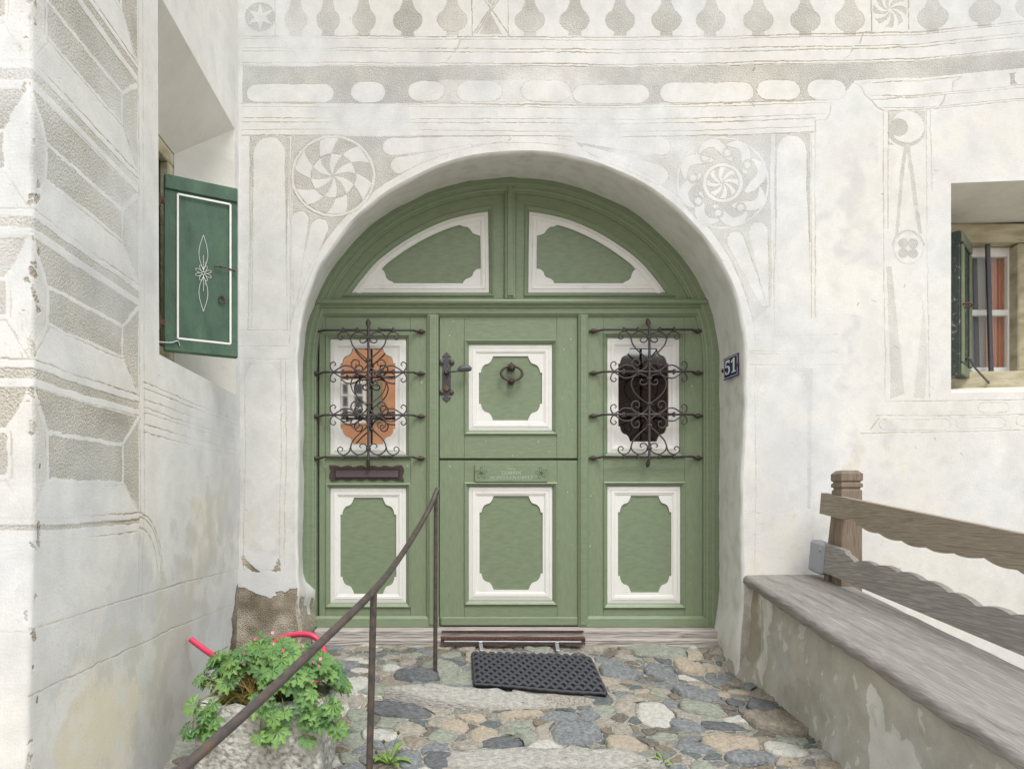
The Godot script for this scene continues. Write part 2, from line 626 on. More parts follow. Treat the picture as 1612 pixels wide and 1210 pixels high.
func draw_facade() -> Wall:
	var wl := Wall.new(330.0, -140.0, 1500.0, 1400.0, 1.2, false)
	var G := wl.ground
	# balustrade of grey gaps between white balusters
	var spots := [465.0, 516.0, 572.0, 641.0, 711.0, 834.0, 905.0, 976.0, 1049.0, 1119.0, 1194.0, 1268.0, 1338.0, 1467.0, 1544.0, 1612.0, 1686.0, 1760.0]
	for i in spots.size():
		var x: float = spots[i]
		var rise := maxf(0.0, x - 1400.0) * -0.055
		var rr := 18.0 if i < 3 else 23.5
		var v := [0.7, 0.95, 0.85, 1.0, 0.75][i % 5] as float
		for s in [1.0, -1.0]:
			var cy: float = -22.0 + s * 54.0 + rise
			wl.poly(G, wl.ellipse(V(x, cy), rr, 19.0), v)
			wl.poly(G, PackedVector2Array([V(x - 9, cy + s * 12), V(x - 10, cy + s * 25), V(x + 10, cy + s * 25), V(x + 9, cy + s * 12)]), v)
			wl.poly(G, PackedVector2Array([V(x - rr * 0.7, cy - s * 9), V(x - 8, cy - s * 28), V(x - 8, cy - s * 56), V(x + 8, cy - s * 56), V(x + 8, cy - s * 28), V(x + rr * 0.7, cy - s * 9)]), v)
			var e := []
			for q in wl.ellipse(V(x, cy), rr, 19.0, -0.6, PI + 0.6, 14):
				e.append(q)
			wl.cut(e, 1.0, 0.5)
	for b in [[743.0, 800.0]]:
		wl.box(G, b[0], -30, b[1], 56, 0.0)
		for s in [1.0, -1.0]:
			wl.poly(G, PackedVector2Array([V(753, 14 + s * 40), V(790, 14 + s * 40), V(771.5, 14 + s * 6)]), 0.8)
		for q in [[V(b[0], -30), V(b[0], 56)], [V(b[1], -30), V(b[1], 56)], [V(745, 52), V(798, -26)], [V(745, -26), V(798, 52)], [V(749, 52), V(800, -22)]]:
			wl.cut(q, 1.5)
	# star roundel and pinwheel
	wl.poly(G, wl.ellipse(V(409, 27), 24, 23), 1.0)
	var star := PackedVector2Array()
	for i in 12:
		var a := TAU * i / 12.0 - PI / 2
		star.append(V(409, 27) + Vector2(cos(a), sin(a)) * (23.0 if i % 2 == 0 else 8.0))
	wl.poly(G, star, 0.0)
	for i in 6:
		var a := TAU * i / 6.0 - PI / 2
		wl.cut([V(409, 27), V(409, 27) + Vector2(cos(a), sin(a)) * 20.0], 1.0, 0.6)
	wl.cut([V(432, -30), V(432, 57)], 1.5)
	swirl(wl, V(1401, 17), 3, 27, 8, 0.7, 0.5, 0.95)
	wl.cut([V(1372, -40), V(1372, 50)], 1.5)
	wl.cut([V(1430, -40), V(1430, 46)], 1.5)
	# long mouldings, bent upwards on the right
	for q in [[57, 1.6], [61, 1.0], [76, 1.3], [81, 1.3], [99, 1.6], [103, 1.2], [163, 2.2], [168, 1.0], [186, 1.2], [192, 1.4], [205, 1.0], [213, 1.6]]:
		var y := float(q[0])
		var pts := [V(380, y), V(560, y - 0.5), V(760, y + 1.0), V(980, y + 2.5), V(1140, y + 0.5)]
		if y < 110:
			pts += [V(1300, y - 3), V(1440, y - 6), V(1612, y - 15), V(1830, y - 27)]
		elif y < 190:
			pts += [V(1300, y - 6)]
		else:
			pts += [V(1284, y - 6)]
		wl.cut(pts, q[1], 0.95)
	for q in [[V(440, 62), V(448, 66), V(452, 76)], [V(460, 82), V(468, 92), V(476, 102)], [V(724, 62), V(718, 76), V(708, 88), V(698, 100)], [V(1372, 50), V(1358, 54), V(1354, 68)], [V(1342, 76), V(1338, 88), V(1328, 94)]]:
		wl.cut(q, 1.2, 0.7)
	# the grey frieze with white ovals
	wl.poly(G, PackedVector2Array([V(381, 104), V(700, 104), V(1000, 106), V(1140, 104), V(1340, 100), V(1450, 97), V(1612, 88), V(1830, 76), V(1830, 102), V(1612, 114), V(1450, 123), V(1346, 126), V(1322, 156), V(1140, 161), V(980, 164), V(760, 161), V(381, 162)]), 0.92)
	wl.poly(G, PackedVector2Array([V(690, 126), V(896, 127), V(902, 162), V(680, 160)]), 0.38)
	for q in [[388, 525, 132, 161], [552, 606, 128, 160], [642, 699, 127, 159], [718, 790, 127, 160], [820, 898, 127, 160], [902, 1022, 133, 163], [1039, 1187, 130, 162], [1191, 1260, 127, 158], [1271, 1332, 125, 157]]:
		var p := wl.pill(q[0], q[2], q[1], q[3])
		wl.poly(G, p, 0.0)
		var e := []
		for z in p:
			e.append(z)
		e.append(p[0])
		wl.cut(e, 1.2, 0.55)
	for x in [1580.0, 1730.0]:
		wl.poly(G, PackedVector2Array([V(x, 122), V(x + 9, 121), V(x + 7, 130), V(x + 12, 140), V(x + 2, 140)]), 0.9)
	# left pilaster
	wl.poly(G, PackedVector2Array([V(393, 214), V(454, 214), V(454, 300), V(449, 420), V(448, 300), V(400, 300), V(394, 400)]), 0.95)
	wl.poly(G, wl.pill(398, 217, 449, 560, 2.2), 0.0)
	wl.poly(G, PackedVector2Array([V(393, 300), V(399, 290), V(392, 520)]), 0.6)
	for q in [[V(393, 216), V(392, 380), V(390, 520)], [V(399, 260), V(397, 400), V(396, 516)], [V(449, 250), V(450, 400), V(451, 520)], [V(455, 214), V(456, 520)], [V(459, 214), V(458, 520)]]:
		wl.cut(q, 1.4, 0.6)
	# left spandrel
	var sp := PackedVector2Array([V(460, 214), V(730, 214), V(760, 228)])
	for i in 13:
		var a := lerpf(PI * 1.42, PI * 1.05, i / 12.0)
		sp.append(OC + Vector2(cos(a) * (OA + 11), sin(a) * (OB + 11)))
	sp.append(V(460, 480))
	wl.poly(G, sp, 0.8)
	for q in [[V(616, 231), 14.0, V(800, 218), 3.0], [V(627, 261), 13.0, V(740, 230), 3.0], [V(472, 346), 14.0, V(465, 480), 3.0], [V(503, 358), 14.0, V(464, 480), 4.0]]:
		var p := wl.drop(q[0], q[1], q[2], q[3])
		wl.poly(G, p, 0.0)
		var e := []
		for z in p:
			e.append(z)
		wl.cut(e, 1.3, 0.7)
	wl.poly(G, wl.ellipse(V(524, 277), 67, 65), 0.0)
	wl.poly(G, wl.ellipse(V(524, 277), 62, 60), 1.0)
	swirl(wl, V(524, 277), 36, 62, 6, 0.30, 0.5, 0.0, 0.94)
	wl.poly(G, wl.ellipse(V(524, 277), 36, 35), 1.0)
	swirl(wl, V(524, 277), 2, 36, 6, 0.42, 0.5, 0.0)
	for rr in [67.0, 62.0, 36.0]:
		var e := []
		for z in wl.ellipse(V(524, 277), rr, rr * 0.97):
			e.append(z)
		wl.cut(e, 1.3, 0.7)
	# right spandrel
	sp = PackedVector2Array([V(1213, 212), V(1040, 213), V(900, 219), V(930, 244)])
	for i in 13:
		var a := lerpf(PI * 1.66, PI * 1.95, i / 12.0)
		sp.append(OC + Vector2(cos(a) * (OA + 11), sin(a) * (OB + 11)))
	sp.append(V(1213, 480))
	wl.poly(G, sp, 0.78)
	for q in [[V(1042, 231), 14.0, V(880, 216), 3.0], [V(1037, 276), 15.0, V(920, 232), 4.0], [V(1194, 364), 15.0, V(1208, 480), 3.0], [V(1158, 378), 14.0, V(1203, 480), 4.0]]:
		var p := wl.drop(q[0], q[1], q[2], q[3])
		wl.poly(G, p, 0.0)
		var e := []
		for z in p:
			e.append(z)
		wl.cut(e, 1.3, 0.7)
	var c := V(1138, 288)
	wl.poly(G, wl.ellipse(c, 74, 73), 0.0)
	wl.poly(G, wl.ellipse(c, 71, 70), 0.95)
	for i in 8:
		var a0 := TAU * i / 8.0 + 0.1
		var p := PackedVector2Array()
		# a comma that rises over its dot to the rim and swings down to the hub
		var lf := []
		var rt := []
		var path := []
		for s in 13:
			var f := s / 12.0
			var an := a0 + 1.1 * f
			var rad := 59.0 + 6.0 * sin(PI * clampf(f / 0.62, 0.0, 1.0)) - 21.0 * smoothstep(0.35, 1.0, f)
			path.append(c + Vector2(cos(an), sin(an)) * rad)
		for s in 13:
			var f := s / 12.0
			var tg: Vector2 = path[mini(s + 1, 12)] - path[maxi(s - 1, 0)]
			var nn := tg.normalized().orthogonal()
			var hw := 0.8 + 7.0 * pow(sin(PI * clampf(f * 0.98 + 0.02, 0.0, 1.0)), 0.75)
			lf.append(path[s] + nn * hw)
			rt.push_front(path[s] - nn * hw)
		for z in lf + rt:
			p.append(z)
		wl.poly(G, p, 0.0)
		lf.append(path[12])
		wl.cut(lf, 1.2, 0.5)
		wl.cut(rt, 1.2, 0.5)
		var dc := c + Vector2(cos(a0 + 0.06), sin(a0 + 0.06)) * 48.0
		wl.poly(G, wl.ellipse(dc, 9, 9), 1.0)
		wl.poly(G, wl.ellipse(dc, 5, 5), 0.0)
	wl.poly(G, wl.ellipse(c, 32, 31), 0.0)
	wl.poly(G, wl.ellipse(c, 26, 26), 1.0)
	swirl(wl, c, 2, 25, 8, 0.6, 0.5, 0.0)
	for rr in [74.0, 32.0, 26.0]:
		var e := []
		for z in wl.ellipse(c, rr, rr * 0.98):
			e.append(z)
		wl.cut(e, 1.1, 0.55)
	# right pilaster
	wl.box(G, 1220, 210, 1276, 300, 0.85)
	wl.poly(G, PackedVector2Array([V(1220, 300), V(1224, 300), V(1221, 420)]), 0.8)
	wl.poly(G, PackedVector2Array([V(1276, 300), V(1271, 300), V(1275, 440)]), 0.8)
	wl.poly(G, wl.pill(1223, 214, 1270, 560, 2.2), 0.0)
	for q in [[V(1214, 212), V(1214, 470)], [V(1219, 212), V(1219, 520)], [V(1277, 206), V(1277, 500)], [V(1283, 190), V(1283, 500)], [V(1270, 250), V(1274, 380)], [V(1222, 250), V(1221, 400)]]:
		wl.cut(q, 1.4, 0.6)
	wl.cut([V(1284, 206), V(1284, 190), V(1300, 188), V(1306, 180), V(1309, 162)], 1.6)
	# arch outline just outside the arris
	for d in [12.0]:
		var e := []
		for i in 41:
			var a := lerpf(PI * 1.02, PI * 1.98, i / 40.0)
			e.append(OC + Vector2(cos(a) * (OA + d), sin(a) * (OB + d)))
		wl.cut(e, 1.3, 0.55)
	# lower left pilaster
	for y in [520.0, 545.0, 564.0, 897.0]:
		wl.cut([V(376, y), V(456, y + 1)], 1.2, 0.55)
	for x in [376.0, 384.0, 441.0, 449.0]:
		wl.cut([V(x, 568), V(x + 1, 740), V(x - 1, 895)], 1.4, 0.6)
	wl.poly(G, PackedVector2Array([V(385, 571), V(441, 571), V(441, 596), V(385, 596)]), 0.35)
	wl.poly(wl.bare, PackedVector2Array([V(383, 878), V(441, 878), V(441, 894), V(383, 894)]), 0.85)
	wl.poly(G, wl.pill(385, 570, 440, 895, 2.3), 0.0)
	wl.poly(wl.bare, wl.pill(385, 570, 440, 896, 2.3), 0.0)
	# lower right pilaster
	for y in [528.0, 552.0, 556.0, 574.0]:
		wl.cut([V(1180, y), V(1250, y + 1), V(1318, y - 1)], 1.4, 0.5)
	wl.box(G, 1190, 579, 1278, 640, 0.55)
	wl.poly(G, PackedVector2Array([V(1268, 630), V(1278, 630), V(1277, 800), V(1272, 800)]), 0.5)
	wl.poly(G, wl.pill(1194, 582, 1271, 930, 2.2), 0.0)
	for x in [1189.0, 1279.0]:
		wl.cut([V(x, 576), V(x + 1, 760), V(x, 900)], 1.3, 0.4)
	# moon pilaster and cornice beside the small window
	wl.cut([V(1342, 128), V(1356, 136), V(1362, 150), V(1372, 158), V(1380, 168), V(1392, 174)], 1.6)
	for q in [[V(1356, 131), V(1450, 128), V(1510, 124)], [V(1366, 150), V(1420, 152), V(1612, 140), V(1830, 126)], [V(1374, 157), V(1612, 145), V(1830, 131)], [V(1392, 170), V(1460, 170), V(1612, 162), V(1830, 148)], [V(1400, 174), V(1612, 166)], [V(1510, 124), V(1498, 132), V(1496, 146)], [V(1486, 152), V(1484, 160), V(1478, 168)]]:
		wl.cut(q, 1.3, 0.8)
	wl.box(G, 1398, 175, 1457, 228, 0.7)
	wl.poly(G, PackedVector2Array([V(1399, 222), V(1399, 218), V(1427, 229), V(1456, 218), V(1456, 228), V(1440, 233), V(1415, 233)]), 0.0)
	wl.poly(G, wl.ellipse(V(1427, 202), 31, 29, 0.2, PI - 0.2), 0.9)
	wl.poly(G, wl.ellipse(V(1429, 200), 26, 25), 0.0)
	wl.poly(G, wl.ellipse(V(1415, 201), 15, 14), 1.0)
	for q in [[V(1391, 174), V(1392, 400), V(1394, 630)], [V(1399, 174), V(1399, 360)], [V(1458, 172), V(1460, 420), V(1462, 625)], [V(1464, 172), V(1466, 300)]]:
		wl.cut(q, 1.4, 0.55)
	wl.cut([V(1426, 230), V(1419, 290), V(1411, 368)], 5.5, 0.8, G)
	wl.cut([V(1429, 230), V(1438, 290), V(1449, 365)], 5.5, 0.7, G)
	wl.poly(G, wl.ellipse(V(1430, 391), 27, 29, PI * 1.05, PI * 1.95), 0.6)
	wl.poly(G, wl.ellipse(V(1430, 391), 24, 26), 0.0)
	for i in 4:
		wl.poly(G, wl.ellipse(V(1430, 391) + Vector2(1, 0).rotated(i * PI / 2 + 0.8) * 11.0, 8, 8), 0.75)
	var e2 := []
	for z in wl.ellipse(V(1430, 391), 23, 25):
		e2.append(z)
	wl.cut(e2, 1.3, 0.55)
	wl.poly(G, PackedVector2Array([V(1396, 420), V(1404, 420), V(1414, 520), V(1424, 620), V(1402, 628)]), 0.62)
	wl.poly(G, PackedVector2Array([V(1446, 560), V(1454, 470), V(1460, 560), V(1456, 628), V(1438, 626)]), 0.4)
	for q in [[V(1395, 632), V(1612, 632), V(1800, 628)], [V(1380, 654), V(1612, 654), V(1800, 650)], [V(1356, 682), V(1612, 679), V(1800, 676)], [V(1372, 676), V(1384, 658)]]:
		wl.cut(q, 1.3, 0.6)
	for q in [[1385, 1494, 660, 677], [1502, 1575, 658, 676], [1535, 1580, 635, 651], [1590, 1680, 656, 674]]:
		var e := []
		for z in wl.pill(q[0], q[2], q[1], q[3]):
			e.append(z)
		wl.cut(e, 1.2, 0.4)
	# peeled plaster with bare mortar at the foot of the left jamb
	wl.poly(wl.bare, PackedVector2Array([V(330, 918), V(342, 922), V(352, 940), V(366, 930), V(384, 931), V(398, 937), V(424, 945), V(436, 938), V(433, 929), V(454, 919), V(468, 918), V(470, 948), V(474, 1000), V(470, 1090), V(330, 1090)]), 1.0)
	wl.poly(wl.bare, PackedVector2Array([V(1150, 940), V(1180, 930), V(1184, 1060), V(1160, 1060)]), 0.45)
	for i in 130:      # pits and scratches
		var p := V(wl.r.randf_range(385.0, 1800.0), wl.r.randf_range(0.0, 900.0))
		wl.cut([p, p + Vector2(wl.r.randf_range(-7, 7), wl.r.randf_range(-5, 5))], wl.r.randf_range(0.8, 2.0), wl.r.randf_range(0.2, 0.9))
	# stains and worn places
	for q in [[420, 850, 70, 110, 0.55], [380, 770, 40, 90, 0.4], [1330, 330, 50, 60, 0.45], [1350, 400, 60, 40, 0.4], [1230, 700, 60, 90, 0.35], [1330, 560, 70, 60, 0.35], [1240, 820, 90, 60, 0.5], [1400, 700, 120, 40, 0.25], [1320, 250, 50, 50, 0.3]]:
		wl.stain_g = wl.spot(wl.stain_g, V(q[0], q[1]), q[2], q[3], q[4])
	for q in [[400, 800, 40, 60, 0.35], [1240, 860, 70, 70, 0.5], [1255, 640, 60, 50, 0.3], [1420, 780, 120, 80, 0.35], [1560, 230, 90, 60, 0.3], [1480, 840, 140, 90, 0.4], [1700, 500, 120, 200, 0.3]]:
		wl.stain_y = wl.spot(wl.stain_y, V(q[0], q[1]), q[2], q[3], q[4])
	for q in [[680, 232, 90, 30, 0.55], [1000, 224, 100, 24, 0.5], [860, 140, 120, 30, 0.4], [420, 480, 60, 90, 0.5], [1240, 600, 120, 120, 0.35], [1420, 560, 80, 140, 0.25], [720, 40, 40, 50, 0.3], [470, 35, 40, 40, 0.25], [1090, 240, 50, 40, 0.3]]:
		wl.fade = wl.spot(wl.fade, V(q[0], q[1]), q[2], q[3], q[4])
	return wl

# the bay: u metres round its corner (front negative), v metres above the survey horizon
func draw_bay() -> Wall:
	var wl := Wall.new(-0.75, 2.95, 2.70, 4.35, 340.0, true)
	var G := wl.ground
	var tops := [2.46, 2.05, 1.64, 1.230, 0.819, 0.403]
	for i in tops.size():
		var y: float = tops[i]
		var hgt: float = 0.411 if i < 5 else 0.435
		for s in [1.0, -1.0]:
			var wd: float = 0.655 if s > 0 else 0.62
			var q := func(t: float, v: float) -> Vector2: return V(s * t * wd, y - v)
			# strip under the joint
			wl.poly(G, PackedVector2Array([q.call(0.0, 0.024), q.call(1.0, 0.022), q.call(1.0, 0.05), q.call(0.0, 0.053)]), 0.9)
			# diamond block: grey upper and right facets and table, white lower and left facets
			wl.poly(G, PackedVector2Array([q.call(0.02, 0.08), q.call(1.0, 0.078), q.call(0.8, 0.185), q.call(0.11, 0.192)]), 1.0)
			wl.poly(G, PackedVector2Array([q.call(0.11, 0.198), q.call(0.8, 0.19), q.call(0.8, hgt - 0.115), q.call(0.11, hgt - 0.105)]), 0.95)
			wl.poly(G, PackedVector2Array([q.call(1.0, 0.095), q.call(0.815, 0.19), q.call(0.81, hgt - 0.11), q.call(0.995, hgt - 0.01)]), 0.85)
			if s > 0:
				wl.poly(G, PackedVector2Array([q.call(0.0, 0.09), q.call(0.1, 0.195), q.call(0.1, hgt - 0.11), q.call(0.0, hgt - 0.01)]), 0.3)
			else:
				wl.poly(G, PackedVector2Array([q.call(0.0, 0.09), q.call(0.1, 0.195), q.call(0.1, hgt - 0.11), q.call(0.0, hgt - 0.01)]), 0.0)
			for e in [[0.0, 0.0, 1.0, 0.0, 1.0], [0.0, 0.024, 1.0, 0.022, 0.6], [0.0, 0.078, 1.0, 0.076, 0.6]]:
				wl.cut([q.call(e[0], e[1]), q.call(e[2], e[3])], 0.005, e[4])
			# raised white fillets between the facets
			for e in [[0.0, 0.078, 0.11, 0.195], [1.0, 0.078, 0.805, 0.187], [0.11, 0.195, 0.805, 0.187], [0.11, 0.195, 0.11, hgt - 0.11], [0.805, 0.187, 0.805, hgt - 0.113], [0.11, hgt - 0.11, 0.805, hgt - 0.113], [0.11, hgt - 0.11, 0.0, hgt], [0.805, hgt - 0.113, 1.0, hgt]]:
				wl.cut([q.call(e[0], e[1]), q.call(e[2], e[3])], 0.013, 0.02, G)
			for e in [[0.11, hgt - 0.102, 0.805, hgt - 0.105], [0.125, hgt - 0.105, 0.012, hgt], [0.82, hgt - 0.11, 0.99, hgt - 0.006], [0.1, 0.2, 0.1, hgt - 0.11]]:
				wl.cut([q.call(e[0], e[1]), q.call(e[2], e[3])], 0.0042, 0.75)
	# the pilaster strip that ends the quoins
	wl.box(G, 0.662, -0.03, 0.70, 2.95, 0.0)
	wl.cut([V(0.664, -0.03), V(0.664, 1.4), V(0.664, 2.95)], 0.004, 0.6)
	wl.cut([V(0.70, -0.40), V(0.70, 1.4), V(0.702, 2.95)], 0.004, 0.5)
	# string course, turning down in a quarter ring
	for e in [[-0.031, 0.005], [-0.055, 0.008], [-0.066, 0.004], [-0.10, 0.0045]]:
		wl.cut([V(-0.75, e[0]), V(0.0, e[0]), V(0.66, e[0])], e[1], 0.95)
	wl.box(G, -0.7, -0.066, 0.66, -0.05, 0.8)
	for rr in [0.20, 0.235, 0.25]:
		var e := []
		for i in 13:
			var a := lerpf(PI / 2, 0.0, i / 12.0)
			e.append(V(0.66 + cos(a) * rr * 0.9, -0.30 + sin(a) * rr * 1.08))
		wl.cut(e, 0.005, 0.8)
	wl.cut([V(0.664, -0.10), V(0.664, -0.36)], 0.004, 0.6)
	for y in [-0.342, -0.526]:
		wl.cut([V(0.0, y), V(0.6, y + 0.004), V(1.3, y), V(1.9, y)], 0.005, 0.75)
	wl.cut([V(-0.75, -0.34), V(0.0, -0.345)], 0.004, 0.5)
	for e in [[0.462, 0.8], [0.44, 0.9], [0.40, 0.6], [0.365, 0.8], [0.345, 0.6], [0.302, 0.8], [0.272, 0.8]]:
		wl.cut([V(0.70, e[0]), V(1.3, e[0]), V(1.88, e[0])], 0.004, e[1])
	# stains: yellow washes and damp grey near the foot
	for q in [[0.5, -0.75, 0.5, 0.30, 0.75], [0.95, -0.62, 0.35, 0.35, 0.7], [1.3, -0.05, 0.3, 0.3, 0.4], [1.2, -0.45, 0.4, 0.3, 0.55], [0.3, -0.95, 0.4, 0.3, 0.5], [1.55, 0.1, 0.2, 0.4, 0.35]]:
		wl.stain_y = wl.spot(wl.stain_y, V(q[0], q[1]), q[2], q[3], q[4])
	for q in [[0.35, -0.48, 0.45, 0.2, 0.75], [0.8, -0.38, 0.5, 0.25, 0.75], [1.4, -0.25, 0.5, 0.45, 0.8], [1.2, -0.6, 0.6, 0.3, 0.75], [1.75, 0.0, 0.3, 0.5, 0.6], [1.6, -0.75, 0.5, 0.4, 0.8], [1.1, -1.1, 0.9, 0.4, 0.8], [0.05, -0.2, 0.1, 0.5, 0.5], [0.03, 0.4, 0.07, 0.6, 0.45], [0.03, 1.1, 0.07, 0.5, 0.5], [1.8, 0.5, 0.16, 0.4, 0.3]]:
		wl.stain_g = wl.spot(wl.stain_g, V(q[0], q[1]), q[2], q[3], q[4])
	wl.poly(wl.bare, PackedVector2Array([V(1.86, -0.42), V(1.95, -0.40), V(1.95, -1.4), V(1.35, -1.4), V(1.5, -1.2), V(1.66, -0.98), V(1.72, -0.8), V(1.80, -0.66)]), 0.85)
	wl.poly(wl.bare, PackedVector2Array([V(0.5, -1.4), V(0.75, -1.22), V(0.98, -1.12), V(1.2, -1.16), V(1.5, -1.4)]), 0.45)
	var r := RandomNumberGenerator.new()
	r.seed = 12
	for i in 110:      # knocks along the corner
		var p := V(r.randfn(0.0, 0.012), r.randf_range(-1.1, 2.9))
		var s := r.randf_range(0.003, 0.011)
		wl.poly(wl.bare, wl.ellipse(p, s, s * r.randf_range(0.7, 2.5), 0.0, TAU, 9), r.randf_range(0.25, 0.7))
	for i in 90:      # pits and scratches
		var p := V(r.randf_range(-0.6, 1.85), r.randf_range(-0.8, 2.8))
		wl.cut([p, p + Vector2(r.randf_range(-0.015, 0.015), r.randf_range(-0.012, 0.012))], 0.003, r.randf_range(0.3, 0.8))
	wl.fade = wl.spot(wl.fade, V(0.1, 1.28), 0.25, 0.14, 0.4)
	wl.fade = wl.spot(wl.fade, V(0.42, 0.25), 0.3, 0.18, 0.25)
	return wl

# bench base: s metres along, v metres up
func draw_base() -> Wall:
	var wl := Wall.new(-0.15, 0.80, 2.95, 0.80, 420.0, true)
	var r := RandomNumberGenerator.new()
	r.seed = 8
	var blob := func(im: Image, c: Vector2, rx: float, ry: float, v: float) -> void:
		var p := PackedVector2Array()
		var ph := r.randf() * 9.0
		for i in 22:
			var an := TAU * i / 22.0
			p.append(c + Vector2(cos(an) * rx, sin(an) * ry) * (1.0 + 0.28 * sin(an * 3.0 + ph) + 0.2 * sin(an * 5.0 + ph * 2.0)))
		wl.poly(im, p, v)
	for i in 26:
		blob.call(wl.ground, V(r.randf_range(-0.1, 2.7), r.randf_range(0.1, 0.75)), r.randf_range(0.06, 0.22), r.randf_range(0.04, 0.16), r.randf_range(0.15, 0.6))
	blob.call(wl.ground, V(-0.06, 0.5), 0.16, 0.32, 0.8)
	wl.poly(wl.bare, PackedVector2Array([V(0.13, 0.70), V(0.17, 0.71), V(0.24, 0.66), V(0.23, 0.52), V(0.26, 0.40), V(0.22, 0.26), V(0.16, 0.30), V(0.18, 0.44), V(0.14, 0.56)]), 0.9)
	wl.poly(wl.bare, PackedVector2Array([V(1.18, 0.62), V(1.24, 0.60), V(1.26, 0.50), V(1.40, 0.52), V(1.52, 0.44), V(1.46, 0.32), V(1.34, 0.22), V(1.22, 0.10), V(1.20, 0.28), V(1.16, 0.44)]), 0.95)
	for i in 130:
		var c := V(r.randf_range(0.0, 2.6), r.randf_range(0.08, 0.68))
		var s := r.randf_range(0.004, 0.020)
		if r.randf() < 0.12:
			s *= 2.0
		blob.call(wl.bare, c, s, s * r.randf_range(0.8, 2.2), r.randf_range(0.35, 0.85))
	for i in 14:
		wl.stain_g = wl.spot(wl.stain_g, V(r.randf_range(0.0, 2.6), r.randf_range(0.0, 0.5)), 0.25, 0.15, 0.4)
	return wl

# ---------------------------------------------------------------- ground
func lerp_list(z: float, t: Array) -> float:
	for i in t.size() - 1:
		if z <= t[i + 1][0]:
			return lerpf(t[i][1], t[i + 1][1], smoothstep(0.0, 1.0, clampf((z - t[i][0]) / (t[i + 1][0] - t[i][0]), 0.0, 1.0)) * 0.4 + 0.6 * clampf((z - t[i][0]) / (t[i + 1][0] - t[i][0]), 0.0, 1.0))
	return t[t.size() - 1][1]

# height above the survey horizon at (x, depth)
func grd(x: float, z: float) -> float:
	var g := lerp_list(z, [[-40.0, -1.75], [0.0, -1.62], [1.0, -1.52], [2.0, -1.36], [2.5, -1.22], [3.0, -1.055], [3.44, -0.925], [3.8, -0.872], [4.1, -0.85], [4.4, -0.85]])
	var s := smoothstep(0.7, 1.6, x)
	g += s * lerp_list(z, [[1.5, 0.10], [2.75, 0.055], [3.4, -0.05], [3.75, -0.105], [4.0, -0.03], [4.15, 0.0]])
	return g

func gpt(px: float, py: float) -> Vector2:
	var lo := 1.6
	var hi := 4.3
	for i in 40:
		var z := (lo + hi) * 0.5
		var x := (px - 700.0) / F * z
		if 795.0 - F * grd(x, z) / z > py:
			lo = z
		else:
			hi = z
	return Vector2((px - 700.0) / F * lo, lo)

func gpos(x: float, z: float, up := 0.0) -> Vector3:
	return Vector3(x, H + grd(x, z) + up, -z)

